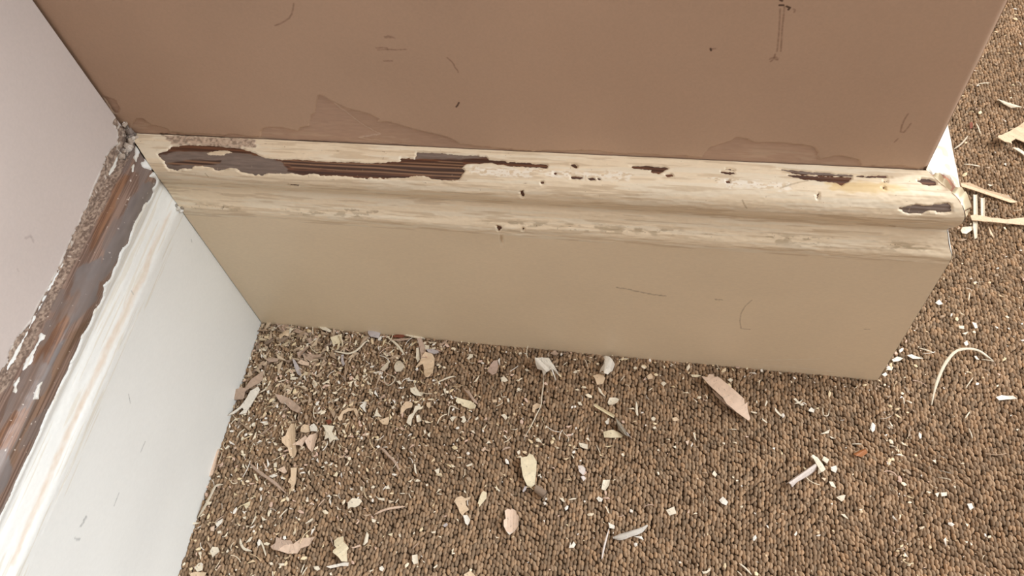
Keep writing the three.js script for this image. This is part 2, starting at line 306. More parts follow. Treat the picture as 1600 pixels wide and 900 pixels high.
["c",0.4,0.4,0,"",[546,412,566,394,570,398,559,413]],
["c",0.4,0.4,0,"",[890,354,897,345,903,355,897,363]],
["c",0.4,0.4,0,"",[1042,517,1050,511,1056,525,1051,534]],
["c",0.4,0.4,0,"",[1065,534,1076,518,1080,545,1072,543]],
["c",0.4,0.4,0,"",[958,619,968,610,975,619,961,622]],
["c",0.4,0.4,0,"",[709,564,719,554,727,557,715,567]],
["w",0.4,0.4,0,"",[603,609,616,595,637,613,621,617]],
["c",0.4,0.4,0,"",[1271,490,1284,486,1297,502,1284,498]],
["c",0.4,0.4,0,"",[1280,429,1294,412,1296,424,1286,432]],
["p",0.4,0.4,0,"",[681,670,684,650,696,663,694,673]],
["c",0.4,0.4,0,"",[1212,551,1218,533,1221,536,1217,553]],
["c",0.4,0.4,0,"",[731,760,742,764,749,772,742,773]],
["c",0.4,0.4,0,"",[773,755,780,754,789,767,782,768]],
["c",0.4,0.4,0,"",[864,756,873,743,876,754]],
["y",1.5,1.6,0,"large smooth cream oval flake in open carpet",[1536,604,1564,593,1570,573,1590,581,1612,611,1617,657,1617,717,1603,730,1583,725,1568,704,1559,687,1545,643]],
["c",0.5,0.4,0,"",[1588,494,1603,487,1614,501,1622,512,1610,508,1592,506]],
["c",0.5,0.4,0,"",[1792,489,1815,489,1835,493,1838,517,1815,513,1801,507]],
["r",0.8,0.6,0,"pale pink pointed flake right of the large cream oval",[1801,600,1820,597,1837,611,1839,627,1830,644,1811,631]],
["r",0.4,0.4,0,"",[1820,652,1835,646,1845,656,1835,671]],
["c",0.6,0.4,0,"cream parallelogram-shaped flake",[1923,655,1953,649,1951,677,1937,703,1919,699]],
["y",0.8,0.8,0,"yellow-cream flake half under the grey husk",[1900,421,1939,409,1962,414,1995,429,1987,442,1939,451,1907,450]],
["h",2.0,2.0,0,"grey-brown seed-like husk with a pale tuft",[1952,354,1976,371,2001,402,2022,438,2014,444,2000,436,1970,406]],
["g",0.0,0.0,0,"> tuft",[2007,423,2023,402,2044,418,2035,441,2012,434]],
["c",0.4,0.4,0,"",[1403,394,1421,384,1437,400,1428,414,1417,403]],
["c",0.4,0.4,0,"",[1510,569,1522,558,1526,572,1519,582]],
["t",1.0,0.6,0,"",[1437,576,1448,557,1469,548,1484,553,1462,558]],
["g",0.4,0.6,0,"",[1566,753,1572,730,1585,728,1579,747,1571,757]],
["c",0.4,0.4,0,"",[1433,496,1441,492,1454,510,1441,504]],
["c",0.4,0.4,0,"",[1356,549,1368,528,1380,539,1366,543]],
["p",0.4,0.4,0,"",[1341,580,1355,559,1362,572,1351,588]],
["c",0.4,0.4,0,"",[1279,429,1292,412,1296,422,1287,433]],
["c",0.4,0.4,0,"",[1623,672,1635,659,1638,666,1630,674]],
["c",0.4,0.4,0,"",[1434,749,1443,750,1465,763,1459,768]],
["c",0.0,0.6,0.36,"",[1709,439,1727,458,1742,471,1741,493]],
["c",0.0,0.6,0.35,"",[1875,489,1897,529]],
["c",0.4,0.4,0,"",[1823,464,1834,457,1842,473,1831,470]],
["c",0.4,0.4,0,"",[1913,350,1922,349,1921,364,1917,362]],
["c",0.0,0.6,0.37,"",[1464,458,1483,460,1495,451]],
["t",0.4,0.4,0,"",[1817,433,1824,407,1828,409,1822,432]],
["c",0.4,0.4,0,"",[1994,524,2002,514,2007,525,2001,532]],
["w",0.8,0.4,0,"white notched flake alone in open carpet",[2435,683,2452,663,2474,686,2467,702,2448,698]],
["c",0.6,0.4,0,"",[2402,567,2412,548,2425,564,2417,579]],
["c",0.4,0.5,0,"",[2312,376,2320,372,2329,417,2320,406]],
["p",0.4,0.4,0,"",[2279,425,2296,416,2291,442]],
["w",0.4,0.4,0,"",[2304,441,2312,423,2314,435,2306,450]],
["c",0.4,0.4,0,"",[2127,373,2140,364,2145,376,2132,380]],
["c",0.4,0.4,0,"",[2152,483,2160,475,2167,486]],
["c",0.4,0.4,0,"",[2224,458,2237,449,2240,463]],
["c",0.4,0.4,0,"",[2443,412,2456,408,2456,418]],
["c",0.4,0.4,0,"",[2160,586,2169,585,2172,598,2165,599]],
["c",0.4,0.4,0,"",[2506,581,2519,579,2510,589]],
["c",0.4,0.4,0,"",[1992,521,2001,515,2008,526,2000,530]],
["c",0.4,0.4,0,"",[2511,439,2522,440,2520,446]],
["t",0.0,1.2,1.4,"long tan stick-like sliver crossing the corner debris",[226,783,281,815,340,843,390,865,457,903]],
["p",1.5,1.4,0,"pale pink wing-shaped flake near the lower left",[482,1158,498,1139,491,1111,526,1120,559,1115,572,1129,599,1099,665,1085,647,1125,613,1142,603,1165,561,1173,520,1168,491,1167]],
["t",0.0,0.0,0,"> folded_layer",[480,1157,495,1139,490,1112,523,1120,556,1115,567,1128,535,1138,516,1166,488,1164]],
["c",1.0,0.6,0,"small cream flake with a pinhole near the white baseboard",[191,1212,196,1190,222,1189,235,1206,224,1223,218,1237]],
["y",0.6,0.4,0,"",[272,982,297,962,302,981,291,1002]],
["c",0.0,0.8,1.11,"cream hook-shaped sliver left of the wing-shaped flake",[311,1137,324,1157,347,1178,386,1183]],
["c",0.4,0.4,0,"",[343,1070,346,1028,354,1027,353,1049]],
["c",0.4,0.4,0,"",[377,1024,405,1037,390,1044]],
["w",0.6,0.6,0,"",[166,1085,195,1059,198,1076,185,1102]],
["t",0.0,0.8,0.57,"",[160,1084,193,1046]],
["p",0.4,0.4,0,"",[151,1109,167,1096,174,1120,159,1122]],
["c",0.4,0.4,0,"",[192,1120,206,1113,213,1123,198,1130]],
["c",0.8,0.5,0,"",[147,1291,161,1268,179,1271,187,1296,168,1306]],
["d",0.8,0.5,0,"peach ragged flake at the foot of the white baseboard",[135,1318,162,1307,213,1303,209,1321,197,1335,151,1334]],
["c",0.4,0.4,0,"",[530,1220,556,1214,562,1223,541,1229]],
["c",0.4,0.4,0,"",[695,1210,716,1205,727,1216,716,1225,701,1219]],
["c",0.0,0.6,0.54,"",[645,1243,649,1206]],
["c",0.0,0.6,0.54,"",[666,1214,653,1252]],
["c",0.0,0.6,0.78,"",[411,1134,434,1158,459,1194]],
["c",0.4,0.4,0,"",[345,1153,358,1125,368,1121,364,1140]],
["c",0.4,0.4,0,"",[400,991,414,989,420,1005,408,1004]],
["c",0.0,0.6,0.62,"",[463,1019,489,974]],
["w",0.6,0.6,0,"",[348,835,380,813,387,827,368,841]],
["y",0.4,0.4,0,"",[268,833,279,831,302,861,295,864]],
["c",0.6,1.2,0,"",[50,1104,69,1094,93,1093,69,1107]],
["c",0.4,0.4,0,"",[597,1028,622,1000,628,1008,605,1035]],
["c",0.4,0.4,0,"",[563,925,574,912,579,928,571,932]],
["p",0.4,0.4,0,"",[586,941,598,926,603,939]],
["k",0.0,2.0,1.17,"long bent cream strip leaning along the foot of the white baseboard",[132,901,110,914,104,967,91,1025,71,1072]],
["c",0.4,0.4,0,"",[288,1041,301,1034,308,1047,297,1048]],
["c",0.4,0.4,0,"",[384,1070,393,1062,399,1073,390,1077]],
["c",0.4,0.4,0,"",[268,1201,272,1190,278,1197,273,1208]],
["c",0.4,0.4,0,"",[136,1224,148,1217,156,1229,151,1237]],
["p",0.4,0.4,0,"",[254,1292,258,1265,268,1261,258,1281]],
["c",0.4,0.4,0,"",[511,1256,517,1255,526,1274,521,1275]],
["c",0.4,0.4,0,"",[486,1223,498,1217,507,1226,497,1231]],
["c",0.4,0.4,0,"",[450,1058,459,1049,462,1060]],
["c",0.4,0.4,0,"",[609,913,619,909,623,920,615,922]],
["p",0.0,0.6,0.51,"",[631,944,653,905]],
["c",0.4,0.4,0,"",[89,870,97,860,103,866,93,872]],
["c",1.0,0.8,0,"cream flake with a round hole in it",[771,912,787,888,821,884,832,893,824,917,808,930,791,929,779,939]],
["p",0.0,1.0,1.1,"pinkish matchstick-like sliver",[907,946,946,923,987,907,1039,892]],
["y",1.5,1.4,0,"large ragged cream flake at the bottom edge of the photo",[756,1089,768,1071,791,1063,804,1088,824,1101,839,1114,832,1126,845,1170,821,1174,802,1158,773,1144,770,1134,783,1122,770,1113]],
["w",0.6,1.2,0,"white strip lying under the large ragged cream flake",[758,1205,787,1191,827,1175,850,1172,852,1187,820,1191,776,1209]],
["c",0.8,0.8,0,"",[893,1090,894,1054,895,1027,907,1041,910,1072,901,1089]],
["p",0.5,0.5,0,"",[844,1107,878,1087,885,1094,851,1109]],
["d",1.5,1.0,0,"tan torn flake with a ragged right edge",[1265,843,1272,826,1295,815,1313,823,1338,812,1335,821,1315,834,1322,852,1338,867,1321,888,1315,902,1299,888,1285,863]],
["w",0.8,0.8,0,"white tooth-shaped flake below the tan torn flake",[1317,899,1335,893,1353,913,1347,940,1335,934]],
["g",0.4,0.5,0,"",[1233,955,1246,940,1256,947,1245,961]],
["c",0.5,0.4,0,"",[1126,1102,1148,1094,1159,1131,1142,1138,1131,1125]],
["w",0.5,0.4,0,"",[992,1174,1003,1164,1014,1174,1009,1186,997,1184]],
["c",0.4,0.4,0,"",[900,966,924,971,916,983,907,982]],
["c",0.4,0.4,0,"",[930,824,936,801,949,819]],
["c",0.4,0.4,0,"",[888,860,908,869,935,866,939,879,910,877]],
["c",0.4,0.4,0,"",[807,828,817,827,821,848,811,842]],
["c",0.4,0.4,0,"",[1057,771,1068,756,1087,765,1071,771]],
["c",0.0,0.5,0.5,"",[999,836,1026,832]],
["d",0.6,0.5,0,"",[1371,1152,1395,1131,1413,1141,1426,1154,1381,1163]],
["y",0.4,0.4,0,"",[992,1027,1014,1016,1012,1032]],
["c",0.4,0.4,0,"",[1042,1020,1050,1016,1056,1031,1050,1032]],
["c",0.4,0.4,0,"",[1231,1141,1246,1124,1248,1131,1237,1143]],
["c",0.0,0.5,0.5,"",[991,881,1002,860]],
["c",0.0,0.5,0.44,"",[1043,830,1059,850]],
["c",0.0,0.5,0.44,"",[1175,814,1200,814]],
["t",0.0,0.5,0.43,"",[1119,1075,1141,1043]],
["c",0.4,0.4,0,"",[1113,778,1122,773,1125,782,1117,786]],
["c",0.4,0.4,0,"",[1296,780,1306,790,1310,795,1299,791]],
["c",0.4,0.4,0,"",[1186,990,1206,982,1208,991,1193,995]],
["c",0.4,0.4,0,"",[951,1195,967,1182,966,1188,956,1197]],
["c",0.4,0.4,0,"",[722,932,737,944,749,945,729,948]],
["p",0.4,0.4,0,"",[833,1000,844,979,846,987,839,1001]],
["c",0.0,0.5,0.51,"",[676,913,680,890]],
["t",0.0,0.6,0.49,"",[730,1070,764,1118]],
["c",0.4,0.4,0,"",[1106,1009,1111,997,1116,1005,1111,1011]],
["c",0.4,0.4,0,"",[776,1229,782,1222,789,1233,782,1236]],
["c",0.4,0.4,0,"",[1175,1116,1189,1122,1185,1125]],
["p",1.2,0.8,0,"pink heart-shaped flake with a white tip",[1503,857,1514,842,1528,845,1531,838,1547,844,1569,872,1572,913,1562,936,1540,958,1525,945,1510,925,1506,900,1513,890]],
["w",0.0,0.0,0,"> white_tip",[1524,944,1533,947,1542,949,1554,940,1562,934,1539,957]],
["y",0.8,0.6,0,"cream lozenge-shaped flake with a tail",[1373,836,1376,806,1383,782,1391,777,1405,782,1407,806,1390,835,1382,852,1379,839]],
["c",0.4,0.4,0,"",[1736,761,1754,761,1765,780,1754,777]],
["c",0.0,0.5,0.78,"",[1778,765,1812,754]],
["w",0.4,0.4,0,"",[1678,872,1686,869,1686,882]],
["w",0.6,0.5,0,"",[1807,978,1810,951,1816,966,1824,947,1834,958,1827,973]],
["w",0.8,0.8,0,"",[1901,743,1909,733,1921,749,1913,757]],
["c",0.4,0.4,0,"",[1297,784,1304,784,1311,796,1303,792]],
["c",0.4,0.4,0,"",[1300,1068,1312,1064,1314,1069,1303,1072]],
["r",0.0,1.2,0.83,"straight pale stick lying near the bottom edge of the photo",[1970,871,1962,921,1956,963,1952,1004]],
["w",0.5,0.6,0,"",[1965,845,1994,854,1993,869,1972,868]],
["v",0.0,1.5,2.4,"wide curved grey-white paint strip",[1990,908,2027,902,2067,884,2103,865,2134,834]],
["c",0.5,0.4,0,"cream square flake alone in open carpet",[2210,757,2244,735,2255,766,2226,780]],
["w",0.4,0.4,0,"",[2274,971,2282,968,2288,975,2279,979]],
["c",0.5,0.4,0,"",[2372,997,2390,995,2405,979,2404,993,2390,1005,2377,1007]],
["c",0.4,0.4,0,"",[1944,774,1950,774,1966,802,1961,803]],
["w",0.4,0.5,0,"",[1906,744,1909,733,1930,741,1927,755,1912,757]],
["c",0.6,0.4,0,"cream winged flake below the white splinter",[2929,606,2949,595,2969,590,2960,615,2950,623]],
["w",0.4,0.4,0,"",[2904,637,2914,632,2911,643]],
["c",0.4,0.4,0,"",[2944,678,2960,676,2974,697,2965,694]],
["c",0.4,0.4,0,"",[3017,648,3036,643,3028,653]],
["w",0.4,0.4,0,"",[2748,793,2760,775,2762,787,2754,799]],
["w",0.4,0.4,0,"",[2634,767,2642,768,2646,780,2640,777]],
["c",0.0,0.6,0.79,"",[2523,943,2547,960,2574,983]],
["c",0.0,0.6,0.47,"",[2515,976,2535,993]],
["c",0.4,0.4,0,"",[3064,587,3075,577,3074,584]],
["r",3.0,1.5,0,"white splinter rolled like a stub, standing out in open carpet",[2717,579,2765,532,2814,492,2847,467,2851,493,2813,527,2764,567,2742,592]],
["c",2.0,2.0,0,"cream hooded flake capping the white splinter",[2826,438,2837,428,2858,437,2878,461,2890,486,2876,505,2852,520,2856,493,2846,471,2839,449]],
["c",0.5,0.4,0,"",[2878,441,2887,422,2910,434,2899,456]],
["w",0.5,0.4,0,"",[2913,471,2938,458,2942,474,2933,495,2915,486]],
["d",0.4,0.4,0,"",[2871,526,2892,523,2887,538]],
["c",0.4,0.4,0,"",[2902,539,2920,537,2932,564,2911,558]],
["c",0.5,0.5,0,"cream cross-shaped flake",[2764,152,2775,146,2789,164,2809,147,2795,167,2813,177,2799,184,2787,174,2767,178,2780,168]],
["w",0.5,0.4,0,"",[2829,202,2843,185,2857,196,2853,212,2831,208]],
["w",0.8,0.5,0,"",[3093,265,3104,233,3119,244,3114,269,3103,282]],
["o",2.0,1.0,0,"orange-brown wood husk right of the white splinter",[3009,402,3042,375,3064,366,3073,386,3045,410,3019,410]],
["c",0.4,0.4,0,"",[3263,102,3289,108,3283,117]],
["c",0.4,0.4,0,"",[2876,318,2920,288,2914,307]],
["c",0.4,0.4,0,"",[2916,322,2940,329,2924,331]],
["c",0.4,0.4,0,"",[3177,215,3196,240,3188,241]],
["w",0.4,0.4,0,"",[2665,410,2678,405,2675,418]],
["c",0.0,0.6,0.54,"",[3010,348,3053,343]],
["c",0.0,0.6,0.48,"",[3169,335,3202,342]],
["c",0.0,0.6,0.44,"",[2893,183,2897,220,2913,221,2923,186]],
["c",0.4,0.4,0,"",[3251,90,3256,90,3253,125]],
["c",0.4,0.4,0,"",[2949,69,2960,60,2960,68]],
["e",0.0,2.0,1.27,"long arched cream paint strip out on the right-hand carpet",[3372,112,3389,45,3416,-32,3457,-112,3508,-171,3566,-188,3609,-185,3643,-166,3672,-150]],
["w",1.0,0.6,0,"white half-moon flake near the right edge of the photo",[3647,49,3676,31,3724,29,3740,42,3697,49,3660,60]],
["w",0.8,0.6,0,"white dart-shaped flake near the outer corner",[3290,-136,3313,-146,3361,-124,3316,-120]],
["c",0.0,0.6,0.64,"",[3352,-185,3416,-165]],
["w",0.4,0.4,0,"",[3608,-356,3627,-354,3629,-326,3616,-320]],
["w",0.4,0.4,0,"",[3554,-234,3572,-251,3575,-229,3561,-216]],
["c",0.4,0.4,0,"",[3544,-329,3570,-332,3567,-311,3545,-313]],
["c",0.4,0.4,0,"",[3554,-286,3585,-301,3569,-280]],
["w",0.5,0.6,0,"",[3453,-451,3475,-474,3489,-450,3468,-440]],
["w",0.5,0.6,0,"",[3220,-105,3248,-128,3272,-119,3251,-101,3225,-94]],
["w",0.5,0.6,0,"",[3190,-48,3204,-73,3223,-67,3215,-47]],
["w",0.5,0.6,0,"",[3168,-20,3189,-37,3194,-22,3180,-9]],
["c",0.0,0.6,0.59,"",[3623,-531,3610,-483]],
["c",0.0,0.6,0.56,"",[3265,103,3289,115]],
["c",0.0,0.6,0.43,"",[3571,-52,3530,8]],
["w",0.4,0.6,0,"",[3590,-164,3600,-169,3610,-148,3597,-146]],
["c",0.0,0.6,0.38,"",[3622,-152,3674,-146]],
["c",0.0,0.6,0.5,"",[3254,93,3253,126]],
["d",1.0,1.5,0,"long tan strip pointing away from the outer corner",[3671,-1240,3710,-1238,3783,-1204,3886,-1173,3941,-1139,3901,-1125,3837,-1153,3749,-1185,3671,-1207]],
["d",1.0,2.5,0,"long peach strip running out of the right edge of the photo",[3684,-1008,3708,-1015,3781,-1000,3855,-995,3981,-1031,4058,-1048,4046,-985,3940,-969,3851,-969,3747,-971,3687,-977]],
["c",0.5,1.0,0,"left of the two cream rungs crossed by the peach strip",[3729,-1174,3749,-1176,3728,-1028,3701,-870,3689,-864,3692,-941,3708,-1027]],
["c",0.5,1.0,0,"right of the two cream rungs crossed by the peach strip",[3760,-1149,3780,-1151,3758,-1004,3740,-1008]],
["c",0.6,1.0,0,"",[3629,-915,3644,-943,3694,-952,3699,-937,3656,-897,3633,-895]],
["d",3.0,3.0,0,"large peach flake cut by the right edge of the photo",[3889,-1556,3900,-1581,3975,-1646,4068,-1725,4121,-1747,4142,-1637,4088,-1515,4055,-1548,3998,-1586,3968,-1555,3965,-1525,3925,-1534,3896,-1550]],
["c",0.5,1.0,0,"cream sliver under the large peach flake at the photo's edge",[3976,-1529,4007,-1525,4041,-1492,4066,-1458,4023,-1479]],
["c",0.0,0.6,0.8,"",[3713,-1396,3795,-1384]],
["k",0.0,0.6,0.91,"",[3676,-1506,3722,-1551,3764,-1615]],
["c",0.0,0.6,0.74,"",[3823,-1718,3832,-1637]],
["d",0.5,0.4,0,"",[3772,-960,3785,-900,3786,-884,3771,-909]],
["w",0.4,0.4,0,"",[3918,-1411,3931,-1417,3927,-1394]],
["c",0.4,0.4,0,"",[3812,-1255,3839,-1251,3821,-1239]],
["b",0.4,0.4,0,"",[3786,-1717,3804,-1724,3798,-1680,3784,-1673]],
["c",1.0,1.0,0,"white feather-shaped sliver near the top right of the photo",[3959,-1909,3982,-1910,4043,-1866,4079,-1856,4077,-1844,4025,-1847,3984,-1875]],
["c",0.0,0.6,0.55,"",[3873,-2046,3945,-2061]],
["w",0.5,0.4,0,"",[3459,567,3478,561,3483,580,3466,594]],
["c",0.5,0.4,0,"",[3358,531,3385,524,3383,540,3360,547]],
["c",0.5,0.4,0,"",[3335,538,3355,528,3344,553]],
["c",0.0,0.6,0.63,"",[3507,163,3531,128]],
["c",0.0,0.6,0.54,"",[3516,212,3524,260]],
["c",0.4,0.4,0,"",[3712,193,3724,191,3714,201]],
["c",0.4,0.4,0,"",[3342,386,3358,380,3355,397]],
["c",0.4,0.4,0,"",[3440,653,3454,655,3446,666]],
["k",0.0,0.6,0.38,"",[3359,461,3396,465,3410,471]],
["h",0.0,0.6,0.38,"",[3363,429,3414,437]],
["c",0.4,0.4,0,"",[3426,732,3441,728,3436,736]],
["c",0.4,0.4,0,"",[3448,730,3457,740,3449,745]],
["c",0.4,0.4,0,"",[3415,491,3425,494,3420,505]]];
const ROLL=[165.2,74.8];
// ---------------------------------------------------------------- helpers
let seed = 12345;
const rnd = () => { seed = (seed * 1664525 + 1013904223) >>> 0; return seed / 4294967296; };
const clamp = (v, a, b) => Math.min(b, Math.max(a, v));
const lerp = (a, b, t) => a + (b - a) * t;
const sstep = (a, b, x) => { const t = clamp((x - a) / (b - a), 0, 1); return t * t * (3 - 2 * t); };
function hash(x, y, k = 0) { let h = (Math.imul(x, 374761393) + Math.imul(y, 668265263) + Math.imul(k, 982451653)) | 0; h = Math.imul(h ^ (h >>> 13), 1274126177); h ^= h >>> 16; return (h >>> 0) / 4294967296; }
function noise(x, y, k = 0) {
  const xi = Math.floor(x), yi = Math.floor(y), fx = x - xi, fy = y - yi, u = fx * fx * (3 - 2 * fx), v = fy * fy * (3 - 2 * fy);
  return lerp(lerp(hash(xi, yi, k), hash(xi + 1, yi, k), u), lerp(hash(xi, yi + 1, k), hash(xi + 1, yi + 1, k), u), v);
}
const fbm = (x, y, k, n = 3) => { let s = 0, a = 0.5, t = 0; for (let i = 0; i < n; i++) { s += a * noise(x, y, k + i); t += a; a *= 0.5; x *= 2.03; y *= 2.03; } return s / t; };
const used = {};
const numbered = (n) => { const i = used[n] ?? 0; used[n] = i + 1; return i ? n + '_' + String(i).padStart(3, '0') : n; };
const mats = {};
function std(o) { return new THREE.MeshStandardMaterial({ side: THREE.DoubleSide, ...o }); }
function mesh(name, geo, m, parent = scene) {
  const o = new THREE.Mesh(geo, m); o.name = parent === scene ? numbered(name) : name; o.castShadow = o.receiveShadow = true; parent.add(o); return o;
}
function box(x0, x1, y0, y1, z0, z1) { const g = new THREE.BoxGeometry(x1 - x0, y1 - y0, z1 - z0); g.translate((x0 + x1) / 2, (y0 + y1) / 2, (z0 + z1) / 2); return g; }
function struct(o) { o.userData.kind = 'structure'; return o; }
function label(o, l, c, g) { o.userData.label = l; o.userData.category = c; if (g) o.userData.group = g; return o; }
// signed distance to polygons given as flat tenth-unit arrays
function toPoly(flat) { const p = []; let x0 = 1e9, x1 = -1e9, y0 = 1e9, y1 = -1e9; for (let i = 0; i < flat.length; i += 2) { const x = flat[i] / 10, y = flat[i + 1] / 10; p.push([x, y]); x0 = Math.min(x0, x); x1 = Math.max(x1, x); y0 = Math.min(y0, y); y1 = Math.max(y1, y); } p.box = [x0, x1, y0, y1]; return p; }
function sdPoly(p, x, y) {           // positive inside
  let d = 1e18, inside = false;
  for (let i = 0, j = p.length - 1; i < p.length; j = i++) {
    const [ax, ay] = p[j], [bx, by] = p[i], ex = bx - ax, ey = by - ay, wx = x - ax, wy = y - ay, t = clamp((wx * ex + wy * ey) / (ex * ex + ey * ey + 1e-12), 0, 1), dx = wx - ex * t, dy = wy - ey * t;
    d = Math.min(d, dx * dx + dy * dy);
    if ((ay > y) !== (by > y) && x < ((bx - ax) * (y - ay)) / (by - ay) + ax) inside = !inside;
  }
  return (inside ? 1 : -1) * Math.sqrt(d);
}
function sdSet(polys, x, y, reach = 2) { let s = -reach; for (const p of polys) { const b = p.box; if (x < b[0] - reach || x > b[1] + reach || y < b[2] - reach || y > b[3] + reach) continue; s = Math.max(s, sdPoly(p, x, y)); } return s; }
function sdLine(p, x, y) { let d = 1e9; for (let i = 1; i < p.length; i++) { const [ax, ay] = p[i - 1], [bx, by] = p[i], ex = bx - ax, ey = by - ay, t = clamp(((x - ax) * ex + (y - ay) * ey) / (ex * ex + ey * ey + 1e-12), 0, 1); d = Math.min(d, Math.hypot(x - ax - ex * t, y - ay - ey * t)); } return d; }
const pick = (surf, tag) => surf.filter((e) => e[0] === tag).map((e) => toPoly(e[1]));
// colour texture over a rectangle of surface coordinates: fn(a, s) -> [r, g, b] in sRGB 0..255
function tex(w, h, a0, a1, s0, s1, fn, srgb = true) {
  const d = new Uint8Array(w * h * 4);
  for (let j = 0; j < h; j++) for (let i = 0; i < w; i++) {
    const c = fn(a0 + (a1 - a0) * (i + 0.5) / w, s0 + (s1 - s0) * (j + 0.5) / h), k = (j * w + i) * 4;
    d[k] = clamp(c[0], 0, 255); d[k + 1] = clamp(c[1], 0, 255); d[k + 2] = clamp(c[2], 0, 255); d[k + 3] = 255;
  }
  const t = new THREE.DataTexture(d, w, h); t.magFilter = THREE.LinearFilter; t.minFilter = THREE.LinearFilter; if (srgb) t.colorSpace = THREE.SRGBColorSpace; t.wrapS = t.wrapT = THREE.RepeatWrapping; t.needsUpdate = true; return t;
}
const mix3 = (a, b, t) => [lerp(a[0], b[0], t), lerp(a[1], b[1], t), lerp(a[2], b[2], t)];
// marks (pencil and scuff lines, smudges) drawn into a colour
function marker(surf) {
  const L_ = pick(surf, 'line'), D_ = pick(surf, 'dark'), M_ = pick(surf, 'smudge'), C_ = pick(surf, 'scrape');
  const near = (p, x, y, r) => { const b = p.box; return x > b[0] - r && x < b[1] + r && y > b[2] - r && y < b[3] + r; };
  return (c, a, s, dark, light) => {
    for (const p of L_) if (near(p, a, s, 1)) c = mix3(c, dark, 0.5 * (1 - sstep(0.1, 0.42, sdLine(p, a, s))) * (0.35 + 0.65 * noise(a * 2, s * 2, 31)));
    for (const p of D_) if (near(p, a, s, 2)) c = mix3(c, [62, 40, 28], 0.8 * (1 - sstep(0.15, 0.45, sdLine(p, a, s))));
    for (const p of M_) if (near(p, a, s, 3)) c = mix3(c, dark, 0.55 * (1 - sstep(0.1, 0.9, sdLine(p, a, s) + 0.7 * (noise(a * 1.3, s * 1.3, 36) - 0.4))) * (0.4 + 0.6 * noise(a * 0.9, s * 2.4, 33)));
    for (const p of C_) if (near(p, a, s, 2)) c = mix3(c, light, 0.7 * (1 - sstep(0.1, 0.5, sdLine(p, a, s))) * noise(a * 0.6, s * 2, 35));
    return c;
  };
}

const spec = (a, s, k, f, lim) => sstep(lim, lim + 0.06, noise(a * f, s * f, k));
// ---------------------------------------------------------------- room shell
const CEIL = 2.5, FR = 2.6;
{
  const px = (L - DR) * S, pz = -(DB + 2.4) * S;
  const grain = tex(256, 256, 0, 1, 0, 1, (a, s) => { const v = 225 + 30 * fbm(a * 40, s * 40, 3, 3); return [v, v, v]; });
  mats.plaster = std({ color: new THREE.Color(0xcdbbaf), roughness: 0.85, map: grain });
  mats.ceil = std({ color: new THREE.Color(0xe9e4dc), roughness: 0.9, map: grain });
  mats.under = std({ color: 0xa08168, roughness: 0.8, map: grain });
  mats.pier = mats.under;
  const pier = struct(mesh('wall_back', box(-0.05, px - 0.0008, -0.02, CEIL, -1.35, pz), mats.pier));
  label(pier, 'pinkish brown painted pier wall above the back baseboard', 'wall');
  const left = struct(mesh('wall_left', box(-0.12, -(DL + 1.8) * S, -0.02, CEIL, -1.45, FR), mats.under)); left.rotation.y = PHI;
  label(left, 'pale pink painted wall above the white baseboard', 'wall');
  label(struct(mesh('wall_alcove', box(px - 0.02, WIN.x + 0.12, -0.02, CEIL, -1.45, -1.35), mats.plaster)), 'pale plaster wall at the back of the alcove', 'wall');
  label(struct(mesh('wall_front', box(-0.1, WIN.x + 0.12, -0.02, CEIL, FR, FR + 0.1), mats.plaster)), 'pale plaster wall behind the viewer', 'wall');
  label(struct(mesh('ceiling', box(-0.15, WIN.x + 0.12, CEIL, CEIL + 0.1, -1.45, FR + 0.1), mats.ceil)), 'off-white plain ceiling of the room', 'ceiling');
  const w = WIN, x0 = w.x, x1 = w.x + 0.12;
  label(struct(mesh('wall_right', mergeGeometries([box(x0, x1, -0.02, w.y0, -1.45, FR), box(x0, x1, w.y1, CEIL, -1.45, FR), box(x0, x1, w.y0, w.y1, -1.45, w.z0), box(x0, x1, w.y0, w.y1, w.z1, FR)]), mats.plaster)), 'pale plaster wall with the window in it', 'wall');
  const win = new THREE.Group(); win.name = 'window_1'; scene.add(win); struct(win); label(win, 'white framed window in the right-hand wall', 'window');
  mats.frame = std({ color: 0xeceae4, roughness: 0.5 });
  const zm = (w.z0 + w.z1) / 2, f = 0.04;
  mesh('window_frame', mergeGeometries([box(x0 + .04, x0 + .09, w.y0, w.y0 + f, w.z0, w.z1), box(x0 + .04, x0 + .09, w.y1 - f, w.y1, w.z0, w.z1), box(x0 + .04, x0 + .09, w.y0 + f, w.y1 - f, w.z0, w.z0 + f), box(x0 + .04, x0 + .09, w.y0 + f, w.y1 - f, w.z1 - f, w.z1), box(x0 + .04, x0 + .09, w.y0 + f, w.y1 - f, zm - f / 2, zm + f / 2)]), mats.frame, win);
  const glass = new THREE.MeshPhysicalMaterial({ color: 0xffffff, roughness: 0, transmission: 1, thickness: 0 });
  for (const [a, b] of [[w.z0 + f, zm - f / 2], [zm + f / 2, w.z1 - f]]) mesh('pane', box(x0 + .063, x0 + .067, w.y0 + f, w.y1 - f, a, b), glass, win);
}

